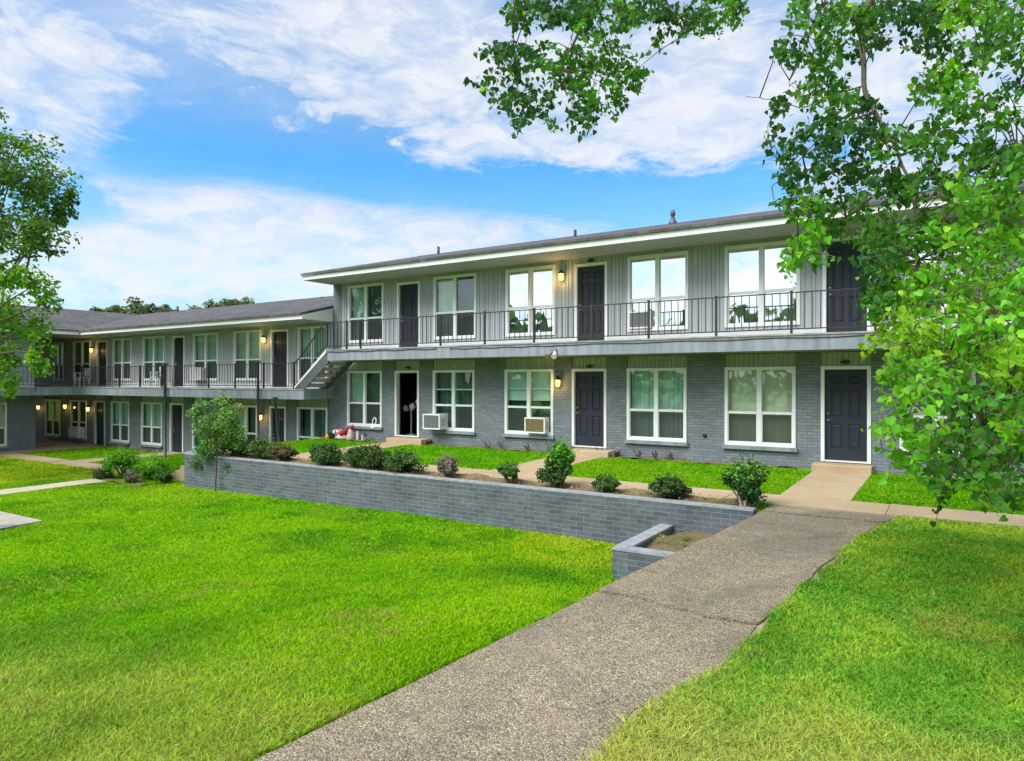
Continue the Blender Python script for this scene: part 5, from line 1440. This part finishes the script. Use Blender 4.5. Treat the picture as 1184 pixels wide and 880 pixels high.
# white chair on the low balcony
def chair(px, y, lab):
    x = fx(px, y); z = S+2.79; e = empty('balcony_chair', (x, y, z), lab, 'chair', 'white chairs on the low balcony')
    m_ = MB(); m_.box(x-0.24, x+0.24, y-0.22, y+0.22, z+0.40, z+0.44); m_.build('seat', 'white_plastic', e, 0.01)
    m_ = MB(); m_.box(x-0.24, x+0.24, y+0.2, y+0.235, z+0.78, z+0.86); m_.box(x-0.24, x+0.24, y+0.2, y+0.235, z+0.47, z+0.52)
    for k in range(6): m_.box(x-0.235+k*0.085, x-0.19+k*0.085, y+0.205, y+0.23, z+0.52, z+0.78)
    m_.build('backrest', 'white_plastic', e)
    for sx in (-1, 1):
        m_ = MB(); m_.box(x+sx*0.235-0.025, x+sx*0.235+0.025, y-0.22, y+0.235, z+0.62, z+0.65); m_.box(x+sx*0.235-0.02, x+sx*0.235+0.02, y-0.215, y-0.175, z+0.44, z+0.62); m_.build('armrest', 'white_plastic', e)
        for sy in (-1, 1):
            m_ = MB(); m_.hexa([(x+sx*0.24-0.02, y+sy*0.22-0.02, z), (x+sx*0.24+0.02, y+sy*0.22-0.02, z), (x+sx*0.24+0.02, y+sy*0.22+0.02, z), (x+sx*0.24-0.02, y+sy*0.22+0.02, z),
                                (x+sx*0.21-0.025, y+sy*0.19-0.025, z+0.4), (x+sx*0.21+0.025, y+sy*0.19-0.025, z+0.4), (x+sx*0.21+0.025, y+sy*0.19+0.025, z+0.4), (x+sx*0.21-0.025, y+sy*0.19+0.025, z+0.4)])
            m_.build('leg', 'white_plastic', e)
chair(95, 15.95, 'white chair on the low balcony in front of the dark window near the corner')
chair(183, 15.95, 'white chair on the low balcony just left of a slate door')

# poles in front of the low balcony
def pole(px, y, z0, z1, r, lab, lean=0.0, collar=True):
    x = fx(px, y); e = empty('metal_pole', (x, y, z0), lab, 'pole', 'dark poles under the low balcony')
    m_ = MB(); m_.tube([(x, y, z0-0.1), (x+lean, y, z1)], [r, r], 10); m_.build('shaft', 'pole', e)
    m_ = MB(); m_.box(x-r*2.2, x+r*2.2, y-r*2.2, y+r*2.2, z0-0.04, z0+0.03); m_.build('base_plate', 'pole', e)
    if collar: m_ = MB(); m_.box(x+lean-r*1.7, x+lean+r*1.7, y-r*1.7, y+r*1.7, z1-0.02, z1+0.03); m_.build('cap', 'pole', e)
pole(191, 15.22, -1.27, 2.45, 0.058, 'thick upright dark pole beside the ground-floor door of the low block')
pole(298.5, 15.2, -1.27, 2.45, 0.045, 'slim upright dark pole behind the small feathery tree')
pole(326, 15.25, -1.27, 1.2, 0.045, 'dark pole leaning to one side below the staircase', lean=fx(318, 15.25)-fx(326, 15.25))

# twin floodlight under the slab
fx0 = fx(640, 15.3); e = empty('floodlight', (fx0, 15.3, 2.5), 'small twin-head security floodlight fixed to the balcony edge', 'floodlight')
m = MB(); m.box(fx0-0.09, fx0+0.09, 15.27, 15.318, 2.52, 2.60); m.build('bracket', 'screen_grey', e)
for s_, mt in ((-1, 'screen_grey'), (1, 'white_plastic')):
    m = MB(); m.tube([(fx0+s_*0.05, 15.28, 2.52), (fx0+s_*0.08, 15.22, 2.47), (fx0+s_*0.10, 15.13, 2.40)], [0.035, 0.05, 0.075], 10); m.build('lamp_head', mt, e)
# dark number plates over the doors
NP = [(683, 302, 0.022, 'small dark number plate over the middle door of the upper balcony'), (681.5, 423.5, 0.0, 'small dark number plate over the closed ground-floor door by the lamp'), (977, 418.5, 0.0, 'small dark number plate over the ground-floor door at the straight walk'), (471.5, 425, 0.0, 'small dark number plate over the open dark doorway')]
for px, py, w_, lab in NP:
    x = fx(px); z = fz(px, py) + (0.0 if py > 400 else 0.02); m = MB(); dy = -0.002 if py < 400 else 0.033
    m.lathe((x, D+dy, z), [(0.055, 0.0), (0.055, 0.015), (0.05, 0.02)], 12, 'y'); m.box(x-0.10, x+0.10, D+dy-0.016, D+dy, z-0.028, z+0.028)
    tag(m.build('number_plate', 'black'), lab, 'number plate', 'number plates over doors')
# dark vent spot on the brick
m = MB(); x = fx(815); m.lathe((x, D, fz(815, 503.5)), [(0.05, 0), (0.05, 0.03), (0.035, 0.035)], 12, 'y'); tag(m.build('wall_vent', 'black'), 'small round dark pipe outlet in the brick between two wide windows', 'pipe outlet')

# ring on the sill and stand inside the doorway
x = fx(432.5); m = MB(); zc = fz(432.5, 487.5)
m.tube([(x+0.08*math.cos(t)+0.02*math.sin(t), D+0.025+0.0*t, zc+0.125*math.sin(t)) for t in [2*math.pi*k/20 for k in range(21)]], 0.026, 8, False)
tag(m.build('ring_ornament', 'white_plastic'), 'white oval ring standing in the lower corner of a ground-floor window', 'ornament')
m = MB(); m.blob((fx(431, 16.53), 16.53, 0.235), (0.07, 0.05, 0.05), 2, 0.3)
tag(m.build('pale_stone', 'white_plastic'), 'small pale lump lying on the sill below the white ring', 'stone')
y0 = D+0.75; x = fx(475.5, y0); e = empty('stand', (x, y0, -0.02), 'thin white stand with pale round objects inside the dark doorway', 'stand')
m = MB(); m.tube([(x, y0, -0.02), (x, y0, 0.85)], 0.022, 8); m.lathe((x, y0, -0.02), [(0.16, 0), (0.16, 0.025), (0.03, 0.05)], 14); m.build('pole', 'white_plastic', e)
for k, (dx, dz, r_) in enumerate(((0.05, 0.93, 0.11), (0.28, 1.10, 0.10), (0.30, 0.80, 0.07), (-0.30, 0.86, 0.10), (0.28, 0.42, 0.08))):
    m = MB(); m.blob((x+dx, y0+0.02*k, dz), (r_, r_*0.8, r_*1.1), k, 0.5); m.build('bundle', 'ac_white', e)
m = MB(); m.tube([(x, y0, 0.8), (x+0.28, y0+0.02, 1.0), (x+0.29, y0, 0.42)], 0.012, 6); m.tube([(x, y0, 0.8), (x-0.3, y0, 0.86)], 0.012, 6); m.build('arm', 'white_plastic', e)

# pile of belongings at the corner of the taller block
M['red'] = simple('red_cloth', (0.45, 0.03, 0.03), 0.85, 0.1, var=0.2); M['white_cloth'] = simple('white_cloth', (0.48, 0.44, 0.43), 0.9, 0.1, var=0.1)
M['teal'] = simple('dark_teal_plastic', (0.02, 0.09, 0.085), 0.4, 0.4); M['orange'] = simple('orange_plastic', (0.75, 0.25, 0.03), 0.45, 0.4); M['pink'] = simple('pinkish_cloth', (0.50, 0.38, 0.34), 0.9, 0.1, var=0.15)
def stripes():
    mt, nt, out = new_mat('red_white_cloth'); b = principled(nt, out, 0.9, 0.1); co = objco(nt)
    nt.links.new(ramp(nt, noise_fac(nt, co, 20, 2), [(0.47, (0.50, 0.02, 0.03)), (0.53, (0.75, 0.70, 0.70))]), b.inputs['Base Color']); return mt
M['stripe'] = stripes()
yb = 16.25
def pile(px, py, rx, rz, mat, name, lab, cat, seed, ry=0.2, amp=0.5):
    m_ = MB(); x_ = fx(px, yb); m_.blob((x_, yb, fz(px, py, yb)), (rx, ry, rz), seed, amp, 14, 9); return tag(m_.build(name, mat), lab, cat)
pile(396, 506, 0.25, 0.11, 'white_cloth', 'white_bag', 'crumpled white bag on the grass below the red and white cloth', 'bag', 4)
pile(391, 500.5, 0.20, 0.11, 'stripe', 'cloth_bundle', 'red and white patterned cloth bundle on top of the pile', 'cloth bundle', 6)
pile(397.5, 500.5, 0.10, 0.09, 'red', 'red_bag', 'small dark red bag beside the patterned cloth bundle', 'bag', 9)
x = fx(384, 16.2); e = empty('storage_tub', (x, 16.2, -0.2), 'dark teal plastic tub at the edge of the pile', 'tub')
m = MB(); m.lathe((x, 16.2, -0.2), [(0.12, 0), (0.16, 0.24), (0.17, 0.25)], 14); m.build('bucket', 'teal', e)
m = MB(); m.lathe((x, 16.2, 0.052), [(0.175, 0), (0.175, 0.02), (0.1, 0.035)], 14); m.build('lid', 'teal', e)
m = MB(); m.blob((fx(379, 16.1), 16.1, fz(379, 505.5, 16.1)), (0.09, 0.09, 0.11), 3, 0.1, 14, 10); tag(m.build('orange_ball', 'orange'), 'orange ball beside the dark teal tub', 'ball')
x = fx(405.5, yb); e = empty('garden_figure', (x, yb, -0.2), 'pinkish draped garden figure with a red top beside the pile', 'garden figure')
m = MB(); m.lathe((x, yb, -0.22), [(0.15, 0), (0.13, 0.18), (0.08, 0.34), (0.05, 0.42)], 12); m.build('body', 'pink', e)
m = MB(); m.blob((x+0.05, yb, 0.24), (0.09, 0.08, 0.08), 5, 0.2); m.build('cap', 'red', e)
for i, (px, lab) in enumerate(((413, 'taller pointed white picket marker by the pile'), (419, 'shorter pale picket marker nearest the wide doorstep'))):
    x = fx(px, 16.3); m = MB(); h_ = 0.34-0.1*i
    m.poly([(x-0.05, 16.3, -0.24), (x+0.05, 16.3, -0.24), (x+0.03, 16.3, -0.22+h_), (x-0.03, 16.3, -0.22+h_)]); m.box(x-0.05, x+0.05, 16.302, 16.33, -0.26, -0.24+h_)
    tag(m.build('picket', 'white_cloth'), lab, 'picket')
x = fx(422, 16.3); e = empty('potted_plant', (x, 16.3, -0.2), 'small grey-green potted plant between the pile and the doorstep', 'potted plant')
m = MB(); m.lathe((x, 16.3, -0.22), [(0.06, 0), (0.085, 0.12), (0.09, 0.13)], 12); m.build('pot', 'pink', e)
p, nn, _ = clumped(130, (x, 16.3, 0.02), (0.14, 0.12, 0.14), 8, 0.5); leaf_cloud('foliage', p, nn+np.array([0, 0, .4]), 0.02*(0.7+0.6*RNG.random(130)), vary((0.09, 0.13, 0.06), 130), 'shrubleaf', e, 'oval')

# ================================================================== SKY AND LIGHT
sun_dir = Vector((-0.28, -0.62, 0.78)).normalized()       # towards the sun
w = bpy.data.worlds.new("World"); scene.world = w; w.use_nodes = True
nt = w.node_tree
for n in list(nt.nodes): nt.nodes.remove(n)
out = nt.nodes.new('ShaderNodeOutputWorld'); bg = nt.nodes.new('ShaderNodeBackground'); bg.inputs[1].default_value = 0.065
nt.links.new(bg.outputs[0], out.inputs[0])
sky = nt.nodes.new('ShaderNodeTexSky'); sky.sky_type = 'NISHITA'; sky.sun_disc = False
sky.sun_elevation = math.asin(sun_dir.z); sky.sun_rotation = math.atan2(sun_dir.x, sun_dir.y)
sky.air_density = 1.0; sky.dust_density = 0.4; sky.ozone_density = 2.0
tc = nt.nodes.new('ShaderNodeTexCoord'); dirv = tc.outputs['Generated']
def MA(op, a, b=None, c=None, clamp=False):
    n = nt.nodes.new('ShaderNodeMath'); n.operation = op; n.use_clamp = clamp
    for i, v in enumerate((a, b, c)):
        if v is None: continue
        if isinstance(v, (int, float)): n.inputs[i].default_value = v
        else: nt.links.new(v, n.inputs[i])
    return n.outputs[0]
sep = nt.nodes.new('ShaderNodeSeparateXYZ'); nt.links.new(dirv, sep.inputs[0])
# azimuth measured from the main view line of the courtyard, clockwise, and elevation (radians)
cx = MA('ADD', MA('MULTIPLY', sep.outputs[0], CR[0]), MA('MULTIPLY', sep.outputs[1], CR[1]))
cf = MA('ADD', MA('MULTIPLY', sep.outputs[0], CF[0]), MA('MULTIPLY', sep.outputs[1], CF[1]))
AZ = MA('ARCTAN2', cx, cf); EL = MA('ARCSINE', sep.outputs[2])
def smooth(lo, hi, x):
    n = nt.nodes.new('ShaderNodeMapRange'); n.interpolation_type = 'SMOOTHSTEP'
    n.inputs['From Min'].default_value = lo; n.inputs['From Max'].default_value = hi
    nt.links.new(x, n.inputs['Value']); return n.outputs[0]
# noise on a cloud plane for perspective streaks + noise on the sphere
den = MA('MAXIMUM', MA('ADD', sep.outputs[2], 0.12), 0.05)
pc = nt.nodes.new('ShaderNodeCombineXYZ')
nt.links.new(MA('DIVIDE', cx, den), pc.inputs[0]); nt.links.new(MA('MULTIPLY', MA('DIVIDE', cf, den), 0.8), pc.inputs[1])
def wn(coord, scale, detail, rough, dist=0.0, off=0.0, sx=1, sy=1, rot=0.0):
    mp = nt.nodes.new('ShaderNodeMapping'); mp.inputs['Location'].default_value = (off, off*0.7, off*0.3); mp.inputs['Scale'].default_value = (sx, sy, 1); mp.inputs['Rotation'].default_value = (0, 0, rot)
    nt.links.new(coord, mp.inputs[0])
    return noise_fac(nt, mp.outputs[0], scale, detail, rough, dist)
ae = nt.nodes.new('ShaderNodeCombineXYZ'); nt.links.new(AZ, ae.inputs[0]); nt.links.new(EL, ae.inputs[1])
n_big = wn(pc.outputs[0], 0.9, 6, 0.6, 0.4, 3.0)
n_str = wn(ae.outputs[0], 5.0, 8, 0.62, 0.9, 5.0, 0.8, 2.6, R(18))
n_fin = wn(ae.outputs[0], 17.0, 6, 0.65, 0.6, 1.0, 0.8, 1.9, R(14))
# warp the coordinates a little so that the cloud edges are not smooth
wz = MA('MULTIPLY', MA('SUBTRACT', n_str, 0.5), 0.16)
AZw = MA('ADD', AZ, wz); ELw = MA('ADD', EL, MA('MULTIPLY', MA('SUBTRACT', n_fin, 0.5), 0.05)); ELw = MA('ADD', ELw, MA('MULTIPLY', MA('SUBTRACT', n_str, 0.5), 0.07))
def az_el(px, py):
    a = math.atan((px-592)/F); return a, math.atan((440-py)/F*math.cos(a))
def gauss(px, py, wx_, wy_, rot, amp):
    """soft elliptical patch of cloud (amp > 0) or open sky (amp < 0) in azimuth / elevation"""
    a, e_ = az_el(px, py); sx_, sy_ = wx_/F*0.85, wy_/F*0.85; c, s_ = math.cos(rot), math.sin(rot)
    da = MA('SUBTRACT', AZw, a); de = MA('SUBTRACT', ELw, e_)
    u = MA('MULTIPLY', MA('ADD', MA('MULTIPLY', da, c), MA('MULTIPLY', de, s_)), 1/sx_)
    v = MA('MULTIPLY', MA('SUBTRACT', MA('MULTIPLY', de, c), MA('MULTIPLY', da, s_)), 1/sy_)
    q = MA('ADD', MA('MULTIPLY', u, u), MA('MULTIPLY', v, v))
    return MA('MULTIPLY', MA('EXPONENT', MA('MULTIPLY', q, -1.0)), amp)
field = None
PATCH = [(40, 110, 130, 55, R(-10), 0.55), (20, 165, 90, 30, R(-20), 0.25), (150, 215, 70, 16, R(-10), 0.25),
         (640, 110, 330, 62, R(-12), 0.85), (430, 60, 160, 45, R(-28), 0.30), (800, 150, 150, 26, R(10), 0.45), (760, 60, 200, 60, 0, 0.30), (1050, 90, 240, 130, 0, 0.95), (560, 165, 150, 22, R(-14), 0.30),
         (330, 296, 240, 70, R(2), 1.35), (120, 320, 180, 46, R(12), 0.75), (40, 95, 120, 45, R(-8), 0.35), (520, 40, 260, 50, R(-14), 0.35), (420, 130, 150, 24, R(-22), 0.4), (560, 275, 150, 40, R(-4), 0.35), (760, 280, 200, 34, R(8), 0.42), (480, 330, 300, 40, 0, 0.45),
         (150, 30, 220, 50, 0, 0.34), (330, 20, 200, 40, 0, 0.30),
         (190, 175, 110, 34, R(14), -0.60), (340, 182, 150, 28, R(-6), -0.55), (640, 212, 230, 24, R(2), -0.50), (480, 210, 160, 22, R(-8), -0.35), (850, 215, 120, 34, R(14), -0.6), (110, 240, 70, 30, R(14), -0.35), (880, 125, 44, 22, R(10), -0.5), (800, 245, 110, 20, R(10), -0.15)]
for g in PATCH:
    v = gauss(*g); field = v if field is None else MA('ADD', field, v)
field = MA('ADD', field, MA('MULTIPLY', MA('SUBTRACT', n_str, 0.5), 1.7))
field = MA('ADD', field, MA('MULTIPLY', MA('SUBTRACT', n_fin, 0.5), 0.95))
field = MA('ADD', field, MA('MULTIPLY', MA('SUBTRACT', n_big, 0.5), 0.3))
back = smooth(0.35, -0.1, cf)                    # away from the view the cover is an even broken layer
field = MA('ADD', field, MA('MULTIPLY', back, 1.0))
cover = MA('MULTIPLY', smooth(-0.18, 0.70, field), MA('ADD', 0.70, MA('MULTIPLY', smooth(0.34, 0.66, n_fin), 0.30)))
veil = MA('MULTIPLY', smooth(0.36, 0.05, EL), 0.62)     # pale low sky
veil2 = MA('MULTIPLY', smooth(0.26, 0.46, EL), 0.62)    # thin high veil
cover = MA('MAXIMUM', cover, MA('MAXIMUM', veil, veil2))
cover = MA('MULTIPLY', cover, 0.96)
hs = nt.nodes.new('ShaderNodeHueSaturation'); hs.inputs['Saturation'].default_value = 1.35; hs.inputs['Value'].default_value = 1.5; nt.links.new(sky.outputs[0], hs.inputs['Color'])
n_sh = wn(ae.outputs[0], 8.0, 7, 0.6, 1.2, 9.0, 0.7, 2.2, R(12))
ccol = ramp(nt, MA('ADD', MA('ADD', MA('MULTIPLY', field, 0.22), MA('MULTIPLY', n_sh, 0.75)), MA('MULTIPLY', MA('SUBTRACT', n_fin, 0.5), 0.4)), [(0.30, (4.2, 5.15, 6.8)), (0.48, (5.7, 6.3, 7.25)), (0.68, (6.9, 7.1, 7.5))])
boost = nt.nodes.new('ShaderNodeVectorMath'); boost.operation = 'SCALE'      # unseen clouds on the sun's side brightened to add fill light on the facade
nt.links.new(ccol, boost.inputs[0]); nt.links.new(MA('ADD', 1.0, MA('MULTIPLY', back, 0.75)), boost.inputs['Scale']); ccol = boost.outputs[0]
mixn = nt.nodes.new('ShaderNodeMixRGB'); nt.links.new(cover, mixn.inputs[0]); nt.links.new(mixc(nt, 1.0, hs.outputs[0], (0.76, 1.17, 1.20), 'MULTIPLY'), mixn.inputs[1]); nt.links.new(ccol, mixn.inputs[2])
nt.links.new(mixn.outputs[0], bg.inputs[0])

sd = bpy.data.lights.new('sun', 'SUN'); sd.energy = 2.9; sd.angle = R(42); sd.color = (1.0, 0.96, 0.89)
so = bpy.data.objects.new('sun', sd); COL.objects.link(so)
so.rotation_euler = (-sun_dir).to_track_quat('-Z', 'Y').to_euler()

vs = scene.view_settings
scene.display_settings.display_device = 'sRGB'
vs.view_transform = 'Standard'; vs.look = 'None'; vs.gamma = 1; vs.exposure = 1.0; vs.use_curve_mapping = False
scene.render.resolution_x = 1024; scene.render.resolution_y = 761
cy_ = scene.cycles
cy_.max_bounces = 6; cy_.diffuse_bounces = 3; cy_.glossy_bounces = 3; cy_.transmission_bounces = 4; cy_.transparent_max_bounces = 8
cy_.use_denoising = True
